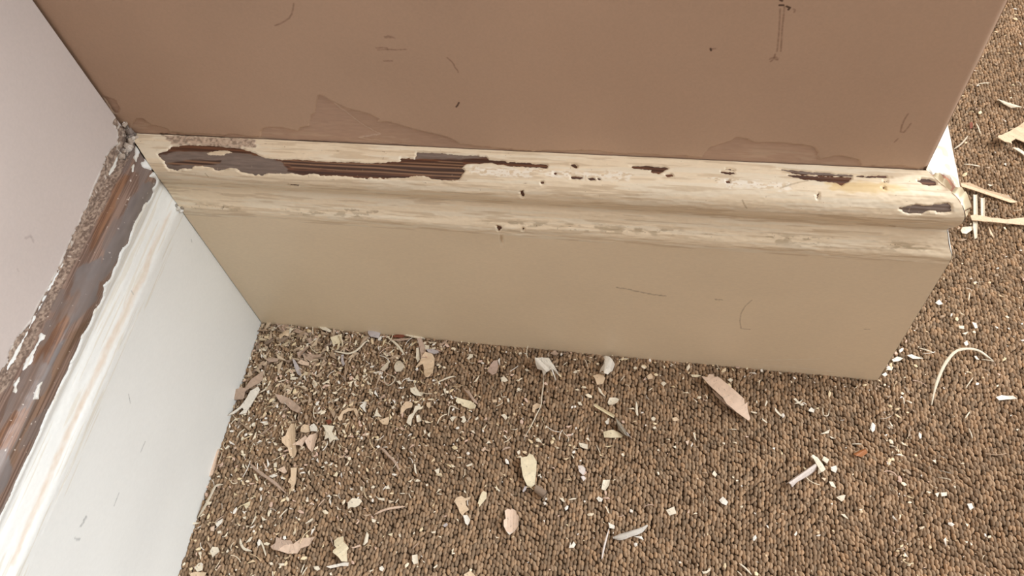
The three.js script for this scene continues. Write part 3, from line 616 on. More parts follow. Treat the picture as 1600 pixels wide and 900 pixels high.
// ---------------------------------------------------------------- wall paint coats, broken away in places
function coat({ name, parent, a0, a1, y0, y1, step, put, height, map, m, top }) {
  const nx = Math.round((a1 - a0) / step), ny = Math.round((y1 - y0) / step), pos = [], uv = [], idx = [], hs = [];
  for (let j = 0; j <= ny; j++) for (let i = 0; i <= nx; i++) {
    const a = a0 + (a1 - a0) * i / nx, y = y0 + (y1 - y0) * j / ny, h = height(a, y);
    hs.push(h); const p = put(a, y, h); pos.push(p[0] * S, p[1] * S, p[2] * S); uv.push((a - map[0]) / (map[1] - map[0]), (y - map[2]) / (map[3] - map[2]));
  }
  for (let j = 0; j < ny; j++) for (let i = 0; i < nx; i++) {
    const k = j * (nx + 1) + i, q = [k, k + 1, k + nx + 2, k + nx + 1];
    if (q.every((n) => hs[n] < -0.99)) continue;
    idx.push(q[0], q[1], q[2], q[0], q[2], q[3]);
  }
  // plain remainder of the coat up to the ceiling
  if (top) { let n = pos.length / 3; for (const [a, y] of [[a0, y1], [a1, y1], [a1, top], [a0, top]]) { const p = put(a, y, height(a, y1)); pos.push(p[0] * S, p[1] * S, p[2] * S); uv.push((a - map[0]) / (map[1] - map[0]), (y - map[2]) / (map[3] - map[2])); } idx.push(n, n + 1, n + 2, n, n + 2, n + 3); }
  const g = new THREE.BufferGeometry(); g.setAttribute('position', new THREE.Float32BufferAttribute(pos, 3)); g.setAttribute('uv', new THREE.Float32BufferAttribute(uv, 2)); g.setIndex(idx); g.computeVertexNormals();
  return mesh(name, g, m, parent);
}
{
  const wall = scene.getObjectByName('wall_back');
  const holes = pick(SURF_WALLB, 'hole').concat(pick(SURF_WALLB, 'slit')), deep = pick(SURF_WALLB, 'deep'), cream = pick(SURF_WALLB, 'cream');
  const rag = (x, y) => 0.5 * (noise(x * 0.8, y * 0.8, 5) - 0.5) + 0.35 * (noise(x * 2.4, y * 2.4, 6) - 0.5);
  const R = [-20, 300, 124, 284], mark = marker(SURF_WALLB);
  const tone = (x, y) => { const v = 1 + 0.05 * (fbm(x * 0.03, y * 0.03, 8, 2) - 0.5) + 0.035 * (fbm(x * 1.5, y * 1.5, 9, 2) - 0.5); return v; };
  const map = tex(2048, 1024, ...R, (x, y) => {
    let c = [195, 165, 140].map((v) => v * tone(x, y));
    c = mix3(c, [190, 168, 138], 0.7 * sstep(-0.3, 0.3, sdSet(cream, x, y, 1) + rag(x, y)));
    return mark(c, x, y, [110, 80, 62], [235, 220, 205]);
  });
  const edge = (x) => Math.max(0, x - (L - DR - 1.6)) ** 2 * 0.3;
  const h = (x, y) => {
    const s = -sdSet(holes, x, y, 2) + rag(x, y), low = y - (127.3 + 1.6 * (noise(x * 0.12, 1, 14) - 0.5) + 0.9 * (noise(x * 0.7, 2, 15) - 0.5));
    return clamp(Math.min(s, low) * 1.6, -0.25, 0.5) - edge(x) + 0.25 * (fbm(x * 0.05, y * 0.05, 12, 2) - 0.5) + 0.03 * (noise(x * 1.2, y * 1.2, 13) - 0.5);
  };
  const m = std({ map, roughness: 0.62 });
  coat({ name: 'paint_coat', parent: wall, a0: -16.5, a1: L - DR, y0: 124, y1: 210, step: 0.55, put: (a, y, z) => [a, y, -DB - 0.5 + z], height: h, map: R, m, top: CEIL / S });
  // older coat that shows inside the broken places
  const map2 = tex(1024, 512, ...R, (x, y) => {
    const d = sdSet(deep, x, y, 2) + rag(x, y); let c = mix3([188, 157, 134], [190, 159, 137], sstep(-0.2, 0.2, d));
    c = mix3(c, [212, 190, 168], 0.7 * (1 - sstep(0.1, 0.45, Math.abs(d))) * (x > 80 ? 1 : 0));
    c = mix3(c, [200, 174, 150], 0.6 * sstep(0.55, 0.7, fbm(x * 0.12, y * 0.9, 24, 3)) * (y < 133 ? 1 : 0.3)); return c.map((v) => v * (0.96 + 0.08 * fbm(x * 0.3, y * 1.4, 22, 3)));
  });
  const slits = pick(SURF_WALLB, 'slit'); const h2 = (x, y) => 0.18 - 1.6 * sstep(-0.2, 0.3, sdSet(slits, x, y, 1) + rag(x, y)) - 0.22 * sstep(-0.3, 0.3, sdSet(deep, x, y, 1) + rag(x, y)) + 0.1 * (fbm(x * 0.3, y * 0.6, 23, 2) - 0.5);
  coat({ name: 'old_coat', parent: wall, a0: -16.5, a1: L - DR - 0.8, y0: 124, y1: 160, step: 0.8, put: (a, y, z) => [a, y, -DB - 0.5 + z], height: h2, map: R, m: std({ map: map2, roughness: 0.7 }) });
  // the side of the pier above the return of the baseboard
  coat({ name: 'side_paint_coat', parent: wall, a0: DB + 0.6, a1: 1080, y0: 126, y1: 214, step: 22, put: (a, y, z) => [L - DR - 0.05 + z * 0.1, y, -a], height: (a, y) => 0, map: R, m, top: CEIL / S });
  const ww = scene.getObjectByName('wall_left');
  const rg = pick(SURF_WALLL, 'ragged'), RL = [-20, 300, 118, 278], markL = marker(SURF_WALLL);
  const mapL = tex(1024, 512, ...RL, (t, y) => markL(mix3([211, 200, 193], [238, 233, 226], 0.9 * (sdSet(rg, t, y, 2) > -1.9 ? 1 - sstep(0.15, 0.7, Math.abs(sdSet(rg, t, y, 2) + 0.6 + 0.9 * (noise(t * 0.2, y * 0.2, 47) - 0.5))) : 0)).map((v) => v * (1 + 0.03 * (fbm(t * 0.04, y * 0.04, 41, 2) - 0.5) + 0.03 * (fbm(t * 1.5, y * 1.5, 42, 2) - 0.5))), t, y, [158, 142, 138], [240, 230, 225]));
  const hl = (t, y) => clamp((-sdSet(rg, t, y, 2) + 0.8 * (noise(t * 0.5, y * 0.5, 43) - 0.5) + 0.7 * (noise(t * 1.9, y * 1.9, 44) - 0.5)) * 1.6, -0.3, 0.5) + 0.03 * (noise(t, y, 45) - 0.5) + 0.3 * (fbm(t * 0.04, y * 0.04, 46, 2) - 0.5);
  const mapB = tex(1024, 512, ...RL, (t, y) => mix3(mix3([190, 170, 152], [118, 100, 88], sstep(0.25, 0.75, fbm(t * 1.1, y * 1.3, 136, 3))), [226, 218, 206], 0.85 * spec(t, y, 48, 0.7, 0.84)));
  coat({ name: 'rough_filler', parent: ww, a0: -15, a1: 230, y0: 118, y1: 150, step: 0.9, put: (t, y, z) => [-DL - 0.5 + z, y, t], height: (t, y) => 0.1 + 0.7 * (fbm(t * 0.45, y * 0.45, 49, 2) - 0.5), map: RL, m: std({ map: mapB, roughness: 0.6 }) });
  // built in the left wall's own frame (it is turned with the wall)
  coat({ name: 'paint_coat', parent: ww, a0: -15, a1: 230, y0: 118, y1: 230, step: 0.7, put: (t, y, z) => [-DL - 0.5 + z, y, t], height: hl, map: RL, m: std({ map: mapL, roughness: 0.6 }), top: CEIL / S });
  coat({ name: 'side_paint_coat', parent: ww, a0: 230, a1: FR / S, y0: 124, y1: 210, step: 20, put: (t, y, z) => [-DL - 0.1 + z, y, t], height: () => 0, map: RL, m: std({ map: mapL, roughness: 0.6 }), top: CEIL / S });
}

// ---------------------------------------------------------------- baseboards: timber with a coat of paint, flaked off in places
const SARC = [0]; for (let i = 1; i < PROF.length; i++) SARC.push(SARC[i - 1] + Math.hypot(PROF[i][0] - PROF[i - 1][0], PROF[i][1] - PROF[i - 1][1]));
const SLEN = SARC[SARC.length - 1];
function profAt(s) {
  let i = 1; while (i < PROF.length - 1 && SARC[i] < s) i++;
  const t = clamp((s - SARC[i - 1]) / (SARC[i] - SARC[i - 1]), 0, 1), nOf = (k) => { const a = PROF[Math.max(k - 1, 0)], b = PROF[Math.min(k + 1, PROF.length - 1)], dx = b[0] - a[0], dy = b[1] - a[1], l = Math.hypot(dx, dy); return [dy / l, -dx / l]; };
  const n0 = nOf(i - 1), n1 = nOf(i), w = lerp(PROF[i - 1][0], PROF[i][0], t), y = lerp(PROF[i - 1][1], PROF[i][1], t);
  let nw = lerp(n0[0], n1[0], t), ny = lerp(n0[1], n1[1], t); const l = Math.hypot(nw, ny); return [w, y, nw / l, ny / l];
}
function board({ name, parent, s0, s1, ds, a0, a1, da, put, height, cut, R, m }) {
  const ss = []; if (s0 < 98) for (let s = s0; s < 98; s += 3.5) ss.push(s); const n = Math.ceil((s1 - Math.max(s0, 98)) / ds); for (let i = 0; i <= n; i++) ss.push(lerp(Math.max(s0, 98), s1, i / n));
  const nx = Math.round((a1(0) - a0(0)) / da), pos = [], uv = [], idx = [], hs = [], W = nx + 1;
  for (const s of ss) { const [w, y, nw, ny] = profAt(s); for (let i = 0; i <= nx; i++) {
    const a = lerp(a0(w), a1(w), i / nx), h = height(a, s); hs.push(h);
    const p = put(a, w + nw * h, y + ny * h); pos.push(p[0] * S, p[1] * S, p[2] * S); uv.push((a - R[0]) / (R[1] - R[0]), (s - R[2]) / (R[3] - R[2]));
  } }
  for (let j = 0; j < ss.length - 1; j++) for (let i = 0; i < nx; i++) {
    const k = j * W + i, q = [k, k + 1, k + W + 1, k + W]; if (q.every((v) => hs[v] < cut)) continue;
    idx.push(q[0], q[1], q[2], q[0], q[2], q[3]);
  }
  const g = new THREE.BufferGeometry(); g.setAttribute('position', new THREE.Float32BufferAttribute(pos, 3)); g.setAttribute('uv', new THREE.Float32BufferAttribute(uv, 2)); g.setIndex(idx); g.computeVertexNormals();
  return mesh(name, g, m, parent);
}
const mitre = (w) => w * (1 + Math.sin(PHI)) / Math.cos(PHI);
const grainAt = (a, s, k) => fbm(a * 0.045, s * 1.3, k, 3) * 0.6 + 0.4 * noise(a * 0.02, s * 3.4, k + 7);

{ // back board
  const g = new THREE.Group(); g.name = 'baseboard_back'; scene.add(g); struct(g); label(g, 'cream painted moulded baseboard along the foot of the brown wall, paint flaked along its top', 'baseboard');
  const holes = pick(SURF_BACK, 'hole'), isl = pick(SURF_BACK, 'island'), rough = pick(SURF_BACK, 'rough'), white = pick(SURF_BACK, 'white'), yel = pick(SURF_BACK, 'yellow'), dirt = pick(SURF_BACK, 'dirtband'), grey = pick(SURF_BACK, 'grey'), wood = pick(SURF_BACK, 'wood');
  const put = (a, w, y) => [a, y, w], a0 = (w) => mitre(w) + 0.85, a1 = (w) => L + w + 0.3;
  const rag = (a, s) => 0.55 * (noise(a * 0.55, s * 1.1, 51) - 0.5) + 0.5 * (noise(a * 1.7, s * 2.2, 52) - 0.5);
  const hole = (a, s) => { const h = sdSet(holes, a, s, 2), i = sdSet(isl, a, s, 2); return Math.min(h, -i) + rag(a, s) * 0.8; };
  const R = [-20, L + 5, 0, SLEN + 1], mark = marker(SURF_BACK);
  const map = tex(2048, 1024, ...R, (a, s) => {
    let c = [237, 219, 189].map((v) => v * (1 + 0.03 * (fbm(a * 0.03, s * 0.05, 61, 2) - 0.5) + 0.03 * (fbm(a * 0.8, s * 1.6, 62, 2) - 0.5)));
    if (s > 97) {
      c = mix3(c, [236, 226, 204], 0.5 * sstep(0.5, 0.62, fbm(a * 0.05, s * 0.8, 63, 3)));
      c = mix3(c, [205, 182, 150], 0.55 * sstep(0.56, 0.68, fbm(a * 0.07, s * 1.1, 64, 3)));
      c = mix3(c, mix3([246, 238, 222], [214, 192, 160], sstep(0.5, 0.66, fbm(a * 0.8, s * 1.8, 76, 3))), 0.8 * sstep(-0.8, 0.9, sdSet(white, a, s, 2) + 3.4 * (fbm(a * 0.4, s * 1.4, 65, 2) - 0.5)));
      c = mix3(c, [226, 196, 140], 0.7 * sstep(-1, 1, sdSet(yel, a, s, 2) + 2.4 * (fbm(a * 0.4, s, 66, 2) - 0.5)));
      c = mix3(c, mix3([196, 172, 150], [150, 130, 112], sstep(0.45, 0.62, fbm(a * 0.9, s * 1.2, 75, 3))), 0.9 * sstep(-0.5, 0.5, sdSet(rough, a, s, 2) + 2 * (fbm(a * 0.5, s, 67, 2) - 0.5)));
      const b = sstep(-2, 1, sdSet(dirt, a, s, 3));
      c = mix3(c, [150, 132, 104], b * 0.5 * sstep(0.5, 0.7, fbm(a * 0.3, s * 0.9, 68, 3)) * sstep(0.3, 0.6, noise(a * 0.05, 3, 74)));
      c = mix3(c, [92, 76, 58], b * 0.5 * spec(a, s, 69, 1.3, 0.9) * sstep(0.35, 0.6, noise(a * 0.05, 3, 74)));
      c = mix3(c, [110, 84, 60], 0.6 * spec(a, s, 70, 1.1, 0.95) * sstep(121, 124, s));
    }
    return mark(c, a, s, [138, 116, 88], [246, 238, 220]);
  });
  const h = (a, s) => {
    let v = clamp(-hole(a, s) * 1.5, -0.6, 0.55);
    v += s > 97 ? 0.35 * (fbm(a * 0.06, s * 0.5, 71, 2) - 0.5) + 0.22 * (fbm(a * 0.5, s * 1.3, 72, 2) - 0.5) : 0.1 * (fbm(a * 0.05, s * 0.05, 71, 2) - 0.5);
    const b = sdSet(rough, a, s, 2); if (b > -1.5) v += 0.5 * sstep(-0.5, 1, b) * (noise(a * 1.1, s * 1.5, 73) - 0.4);
    return v;
  };
  const ridge = (a, s) => (0.35 + 0.9 * noise(a * 0.05, s * 0.9, 87)) * Math.sin((s + 0.9 * fbm(a * 0.03, s * 0.2, 85, 2)) * 4.4 + 3.4 * noise(a * 0.025, s * 0.6, 86));
  const RT = [-20, L + 5, 96, SLEN + 1];
  const tmap = tex(2048, 256, ...RT, (a, s) => {
    const gr = grainAt(a, s, 80); let c = mix3([112, 72, 48], [70, 42, 28], sstep(0.35, 0.65, gr));
    const gs = sdSet(grey, a, s, 3) + 1.6 * (fbm(a * 0.2, s, 81, 2) - 0.5), ws = sdSet(wood, a, s, 3) + 1.2 * (fbm(a * 0.2, s * 1.5, 82, 2) - 0.5);
    c = mix3(c, [124, 108, 97].map((v) => v * (0.9 + 0.2 * fbm(a * 0.3, s * 2, 83, 2))), sstep(-0.4, 0.4, gs));
    c = mix3(c, mix3([136, 102, 76], [66, 42, 29], sstep(0.3, 0.7, 0.5 + 0.5 * ridge(a, s))), sstep(-0.3, 0.3, ws));
    return mix3(c, [225, 205, 175], spec(a, s, 84, 0.9, 0.95) * 0.7);
  });
  const th = (a, s) => 0.25 * (grainAt(a, s, 80) - 0.5) - 0.16 * ridge(a, s) - 0.08;
  board({ name: 'timber', parent: g, s0: 97, s1: SLEN, ds: 0.45, a0, a1, da: 0.8, put, height: th, cut: -9, R: RT, m: std({ map: tmap, roughness: 0.5 }) });
  board({ name: 'paint_coat', parent: g, s0: 0, s1: SLEN, ds: 0.34, a0, a1, da: 0.42, put, height: h, cut: -0.42, R, m: std({ map, roughness: 0.42 }) });
}
{ // left board, seen close, with the moulding stripped down to the timber
  const g = new THREE.Group(); g.name = 'baseboard_left'; scene.add(g); struct(g); g.rotation.y = PHI; label(g, 'white moulded baseboard under the pale pink wall, its top stripped to brown timber', 'baseboard');
  const holes = pick(SURF_LEFT, 'hole'), isl = pick(SURF_LEFT, 'island'), rough = pick(SURF_LEFT, 'rough'), grey = pick(SURF_LEFT, 'grey'), wood = pick(SURF_LEFT, 'wood'), ora = pick(SURF_LEFT, 'orange'), dust = pick(SURF_LEFT, 'orange_dust');
  const put = (a, w, y) => [w, y, a], a0 = (w) => mitre(w) + 0.1, END = 330, a1 = () => END;
  const rag = (a, s) => 0.7 * (noise(a * 0.5, s * 0.6, 101) - 0.5) + 0.6 * (noise(a * 1.5, s * 1.6, 102) - 0.5);
  const hole = (a, s) => { let h = sdSet(holes, a, s, 2); if (a > 150) h = Math.max(h, Math.min(2, s - 117)); const i = sdSet(isl, a, s, 2); return Math.min(h, -i) + rag(a, s) * 0.8; };
  const R = [-20, 330, 0, SLEN + 1], mark = marker(SURF_LEFT);
  const map = tex(2048, 1024, ...R, (a, s) => {
    let c = [233, 234, 229].map((v) => v * (1 + 0.025 * (fbm(a * 0.03, s * 0.05, 111, 2) - 0.5) + 0.02 * (fbm(a * 0.8, s * 1.6, 112, 2) - 0.5)));
    if (s > 95) {
      const d = sdSet(dust, a, s, 3) + 1.6 * (fbm(a * 0.15, s * 0.8, 113, 3) - 0.5);
      c = mix3(c, [206, 178, 150], 0.6 * sstep(-0.8, 0.9, d) * (0.4 + 0.6 * fbm(a * 0.4, s * 0.8, 114, 2)));
      c = mix3(c, [214, 206, 188], 0.5 * sstep(0.58, 0.7, fbm(a * 0.05, s * 1.2, 115, 3)));
    }
    return mark(c, a, s, [120, 122, 122], [250, 250, 246]);
  });
  const h = (a, s) => clamp(-hole(a, s) * 1.5, -0.6, 0.55) + (s > 95 ? 0.25 * (fbm(a * 0.05, s * 0.4, 121, 2) - 0.5) + 0.1 * (noise(a * 0.8, s * 1.3, 122) - 0.5) : 0.16 * (fbm(a * 0.04, s * 0.03, 121, 2) - 0.5));
  const RT = [-20, 330, 96, SLEN + 1];
  const tmap = tex(2048, 512, ...RT, (a, s) => {
    const gr = grainAt(a, s, 130); let c = mix3([146, 122, 108], [112, 90, 78], sstep(0.35, 0.65, gr));
    const q = (P, k) => sdSet(P, a, s, 4) + 2.2 * (fbm(a * 0.15, s * 0.9, k, 3) - 0.5);
    c = mix3(c, mix3([130, 121, 117], [112, 103, 99], fbm(a * 0.2, s * 0.6, 131, 2)), sstep(-0.6, 0.6, q(grey, 132)));
    c = mix3(c, mix3([136, 108, 88], [98, 76, 60], sstep(0.4, 0.62, gr)), 0.85 * sstep(-0.6, 0.6, q(wood, 133)));
    c = mix3(c, mix3([148, 108, 80], [110, 78, 58], sstep(0.4, 0.62, gr)), 0.85 * sstep(-0.6, 0.6, q(ora, 134)));
    c = mix3(c, [124, 112, 106], 0.7 * sstep(0.53, 0.6, fbm(a * 0.06, s * 0.22, 139, 3))); 
    const r = q(rough, 135); c = mix3(c, mix3([186, 166, 148], [112, 94, 82], sstep(0.25, 0.75, fbm(a * 1.1, s * 1.5, 136, 3))), 0.85 * sstep(-0.5, 0.6, r));
    return mix3(c, [232, 224, 212], 0.8 * spec(a, s, 137, 0.8, 0.93));
  });
  const th = (a, s) => 0.3 * (grainAt(a, s, 130) - 0.5) + 0.35 * sstep(126, 132, s) * (fbm(a * 0.5, s * 0.8, 138, 2) - 0.5) - 0.05;
  board({ name: 'timber', parent: g, s0: 97, s1: SLEN, ds: 0.5, a0, a1, da: 0.8, put, height: th, cut: -9, R: RT, m: std({ map: tmap, roughness: 0.34 }) });
  board({ name: 'paint_coat', parent: g, s0: 0, s1: SLEN, ds: 0.4, a0, a1, da: 0.5, put, height: h, cut: -0.42, R, m: std({ map, roughness: 0.38 }) });
  board({ name: 'board_end', parent: g, s0: 0, s1: SLEN, ds: 1.6, a0: () => END, a1: () => FR / S, da: 60, put, height: () => 0, cut: -9, R, m: std({ color: 0xe9eae5, roughness: 0.38 }) });
}
{ // return of the board round the outer corner of the pier
  const g = new THREE.Group(); g.name = 'baseboard_right'; scene.add(g); struct(g); label(g, 'white return of the baseboard round the outer corner, its paint peeling at the mitre', 'baseboard');
  const put = (a, w, y) => [L + w, y, -a], a0 = (w) => -w - 0.3, a1 = () => 1080, R = [0, 300, 0, SLEN + 1];
  const bare = [[20, 1290, 60, 1262, 95, 1275, 130, 1300, 160, 1340, 150, 1390, 60, 1400, 10, 1400], [40, 1205, 75, 1195, 90, 1235, 80, 1250, 45, 1240]].map(toPoly);
  const hole = (a, s) => sdSet(bare, a, s, 2) + 0.9 * (noise(a * 0.7, s * 0.7, 151) - 0.5) + 0.7 * (noise(a * 2, s * 2, 152) - 0.5);
  const h = (a, s) => clamp(-hole(a, s) * 1.5, -0.6, 0.55) + (s > 95 ? 0.3 * (fbm(a * 0.1, s * 0.4, 153, 2) - 0.5) : 0);
  const map = tex(1024, 512, ...R, (a, s) => { let c = [234, 230, 220].map((v) => v * (1 + 0.03 * (fbm(a * 0.3, s * 0.5, 154, 2) - 0.5))); if (s > 110) c = mix3(c, [205, 178, 150], 0.6 * spec(a, s, 155, 0.35, 0.66)); return c; });
  const tmap = tex(512, 256, ...R, (a, s) => mix3([170, 112, 78], [110, 66, 44], sstep(0.35, 0.65, grainAt(a, s, 156))));
  board({ name: 'timber', parent: g, s0: 97, s1: SLEN, ds: 0.8, a0, a1: () => 60, da: 0.8, put, height: (a, s) => 0.3 * (grainAt(a, s, 156) - 0.5) - 0.05, cut: -9, R, m: std({ map: tmap, roughness: 0.6 }) });
  const m = std({ map, roughness: 0.4 });
  board({ name: 'paint_coat', parent: g, s0: 0, s1: SLEN, ds: 0.5, a0, a1: () => 60, da: 0.5, put, height: h, cut: -0.42, R, m });
  board({ name: 'board_end', parent: g, s0: 0, s1: SLEN, ds: 1.2, a0: () => 60, a1, da: 20, put, height: () => 0.5, cut: -9, R, m });
  // curled lips of paint standing off the mitre
  const peel = (s0, s1, reach, rise, k) => {
    const n = 26, mcount = 8, pos = [], uv = [], idx = [];
    for (let i = 0; i <= n; i++) { const s = lerp(s0, s1, i / n), [w, y, nw, ny] = profAt(s), r = reach * (0.55 + 0.6 * noise(i * 0.35, k, 160)) * Math.sin(Math.PI * clamp(i / n, 0.04, 0.97)) ** 0.6;
      for (let j = 0; j <= mcount; j++) { const t = j / mcount, a = -w - 0.3 + r * t, up = 0.7 + rise * t * t; pos.push((L + w + nw * up) * S, (y + ny * up) * S, (-a) * S); uv.push(a / 300, s / 141); } }
    for (let i = 0; i < n; i++) for (let j = 0; j < mcount; j++) { const q = i * (mcount + 1) + j; idx.push(q, q + 1, q + mcount + 2, q, q + mcount + 2, q + mcount + 1); }
    const ge = new THREE.BufferGeometry(); ge.setAttribute('position', new THREE.Float32BufferAttribute(pos, 3)); ge.setAttribute('uv', new THREE.Float32BufferAttribute(uv, 2)); ge.setIndex(idx); ge.computeVertexNormals();
    mesh('paint_curl', ge, mats.peel, g);
  };
  mats.peel = std({ color: new THREE.Color(0xe6d6b4), roughness: 0.45 });
  peel(113.5, 125.5, 4.2, 1.5, 1); peel(126, 132, 3.4, 2.2, 2); peel(132.5, 138, 2.6, 1.4, 3);
}

// ---------------------------------------------------------------- floor and carpet loops
{
  const fm = tex(512, 512, 0, 1, 0, 1, (a, s) => { const v = 0.75 + 0.5 * noise(a * 128, s * 128, 171); return [104 * v, 82 * v, 60 * v]; });
  fm.repeat.set(4, 4);
  const f = struct(mesh('floor', box(-0.12, WIN.x + 0.12, -0.08, -0.0026, -1.45, FR + 0.1), std({ map: fm, roughness: 1 }))); label(f, 'brown carpeted floor of the room', 'floor');
  // a loop: a rounded bead of yarn, longer along its row
  const lg = new THREE.SphereGeometry(1, 9, 7); { const p = lg.attributes.position; for (let i = 0; i < p.count; i++) { const x = p.getX(i), y = p.getY(i), z = p.getZ(i), k = 1 + 0.12 * Math.sin(z * 5 + x * 3); p.setXYZ(i, (x * k + 0.18 * z) * 0.9 * S, y * 1.05 * S, z * 1.42 * S); } lg.computeVertexNormals(); }
  const PX = 1.6, PZ = 2.2, spots = [];
  for (let i = -4; i < 352; i++) { const ph = hash(i, 7, 3) * PZ; for (let j = -205; j < 140; j++) {
    const x = i * PX, z = j * PZ + ph; if (x < z * 0.053 - 1.5 || (x < L - 1 && z < -1)) continue; if (x > 560 || z > 300) continue; spots.push([x, z, i, j]); } }
  const loops = new THREE.InstancedMesh(lg, std({ color: 0xffffff, roughness: 0.95 }), spots.length); loops.name = 'carpet_pile';
  const M = new THREE.Matrix4(), Q = new THREE.Quaternion(), E_ = new THREE.Euler(), P = new THREE.Vector3(), Sc = new THREE.Vector3(), C = new THREE.Color();
  spots.forEach(([x, z, i, j], n) => {
    const lean = 0.7 * (noise(x * 0.05, z * 0.05, 181) - 0.5) + 0.8 * (hash(i, j, 182) - 0.5);
    E_.set(0.35 * (hash(i, j, 183) - 0.5), lean, 0.3 * (hash(i, j, 184) - 0.5)); Q.setFromEuler(E_);
    P.set((x + 0.75 * (hash(i, j, 185) - 0.5)) * S, (-1.15 + 0.6 * (hash(i, j, 186) - 0.5) + 0.5 * (noise(x * 0.09, z * 0.05, 187) - 0.5)) * S, (z + 0.9 * (hash(i, j, 188) - 0.5)) * S);
    const k = 0.86 + 0.28 * hash(i, j, 189); Sc.set(k, 0.9 + 0.25 * hash(i, j, 190), k * (0.88 + 0.3 * hash(i, j, 191)));
    loops.setMatrixAt(n, M.compose(P, Q, Sc));
    const v = (0.62 + 0.7 * hash(i, j, 192) ** 1.3) * (0.94 + 0.12 * noise(x * 0.02, z * 0.02, 193)), r = hash(i, j, 194);
    C.setRGB(0.318 * v, (0.2 + 0.02 * r) * v, (0.112 + 0.025 * r) * v); loops.setColorAt(n, C);
  });
  loops.castShadow = loops.receiveShadow = true; loops.userData.kind = 'stuff'; label(loops, 'brown loop pile of the carpet covering the floor', 'carpet'); scene.add(loops);
}

// ---------------------------------------------------------------- paint flakes, strips and chips on the carpet
const flakeGrain = tex(256, 256, 0, 1, 0, 1, (a, s) => { const v = 232 + 26 * (fbm(a * 22, s * 22, 201, 3) - 0.5) - 46 * sstep(0.86, 0.92, noise(a * 46, s * 46, 202)); return [v, v, v]; });
const FL = {}; // paint kinds by their colour
const kinds = { c: ['cream', 0xf7ebd2], w: ['white', 0xf8f0e0], y: ['pale yellow', 0xf7e8c4], d: ['peach', 0xefd3b0], p: ['pink', 0xeccfb5], t: ['dusty pink', 0xc8ad97], r: ['pale pink', 0xf2e6dc], g: ['lilac-grey', 0xc9bfbc], l: ['lilac', 0xcdb2a0], k: ['dull cream', 0xdfd1b8], b: ['red-brown', 0x8a4a32], o: ['orange-brown', 0xb0703f], h: ['grey-brown', 0xa59a88], v: ['grey-white', 0xd9d2c6], e: ['cream', 0xeadfc6] };
for (const k in kinds) FL[k] = std({ color: new THREE.Color(kinds[k][1]), roughness: 0.55, map: flakeGrain });
const clipHalf = (p, v, keepAbove) => { const o = []; for (let i = 0; i < p.length; i++) { const a = p[i], b = p[(i + 1) % p.length], da = keepAbove ? a[0] - v : v - a[0], db = keepAbove ? b[0] - v : v - b[0]; if (da >= 0) o.push(a); if ((da > 0 && db < 0) || (da < 0 && db > 0)) { const t = da / (da - db); o.push([v, lerp(a[1], b[1], t)]); } } return o; };
// a flake: outline in floor units round its centre, bent along one axis, with a real thickness
function flakeGeo(poly, { curl, lift, arch, ang, tiltAng, th, ref, raise = 0 }) {
  const c = Math.cos(ang), s = Math.sin(ang), P = poly.map(([x, z]) => [x * c + z * s, -x * s + z * c]);
  let lo = 1e9, hi = -1e9, rad = 0; for (const p of P) { lo = Math.min(lo, p[0]); hi = Math.max(hi, p[0]); rad = Math.max(rad, Math.hypot(p[0], p[1])); }
  let slo = lo, shi = hi; if (ref) { const f = ref.map(([x, z]) => x * c + z * s); slo = Math.min(...f); shi = Math.max(...f); rad = Math.max(...ref.map(([x, z]) => Math.hypot(x, z))); }
  const mid = (slo + shi) / 2, half = Math.max((shi - slo) / 2, 0.2), ns = hi - lo < 5 ? 3 : hi - lo < 10 ? 5 : 9, tx = Math.cos(tiltAng - ang) / rad, tz = Math.sin(tiltAng - ang) / rad;
  const back = (u, v) => [u * c - v * s, u * s + v * c];
  const hh = (u, v) => { const k = (u - mid) / half; return (arch ? curl * (1 - k * k) : curl * k * k) + lift * (0.5 + 0.5 * (u * tx + v * tz)) + 0.12 * curl * Math.sin(v * 1.7 + u) + raise; };
  const tri = []; const add = (a, b, cc, up) => { for (const q of up ? [a, b, cc] : [a, cc, b]) { const [x, z] = back(q[0], q[1]); tri.push(x, hh(q[0], q[1]) + (up ? th : 0), z); } };
  for (let i = 0; i < ns; i++) {
    const a = lerp(lo, hi, i / ns), b = lerp(lo, hi, (i + 1) / ns); let q = clipHalf(clipHalf(P, a, true), b, false); if (q.length < 3) continue;
    const v2 = q.map((p) => new THREE.Vector2(p[0], p[1])); if (THREE.ShapeUtils.area(v2) < 0) { v2.reverse(); q = q.slice().reverse(); }
    for (const f of THREE.ShapeUtils.triangulateShape(v2, [])) { add(q[f[0]], q[f[2]], q[f[1]], true); add(q[f[0]], q[f[2]], q[f[1]], false); }
  }
  for (let i = 0; i < P.length; i++) {     // rim
    const a = P[i], b = P[(i + 1) % P.length], m = Math.max(1, Math.ceil(Math.abs(b[0] - a[0]) / ((hi - lo) / ns)));
    for (let k = 0; k < m; k++) { const p = [lerp(a[0], b[0], k / m), lerp(a[1], b[1], k / m)], q = [lerp(a[0], b[0], (k + 1) / m), lerp(a[1], b[1], (k + 1) / m)], [px, pz] = back(...p), [qx, qz] = back(...q), hp = hh(...p), hq = hh(...q);
      tri.push(px, hp, pz, qx, hq, qz, qx, hq + th, qz, px, hp, pz, qx, hq + th, qz, px, hp + th, pz); }
  }
  return triGeo(tri);
}
function triGeo(tri) { const g = new THREE.BufferGeometry(); g.setAttribute('position', new THREE.Float32BufferAttribute(tri.map((v) => v * S), 3)); const uv = []; for (let i = 0; i < tri.length; i += 3) uv.push(tri[i] * 0.04, tri[i + 2] * 0.04 + tri[i + 1] * 0.02); g.setAttribute('uv', new THREE.Float32BufferAttribute(uv, 2)); g.computeVertexNormals(); return g; }
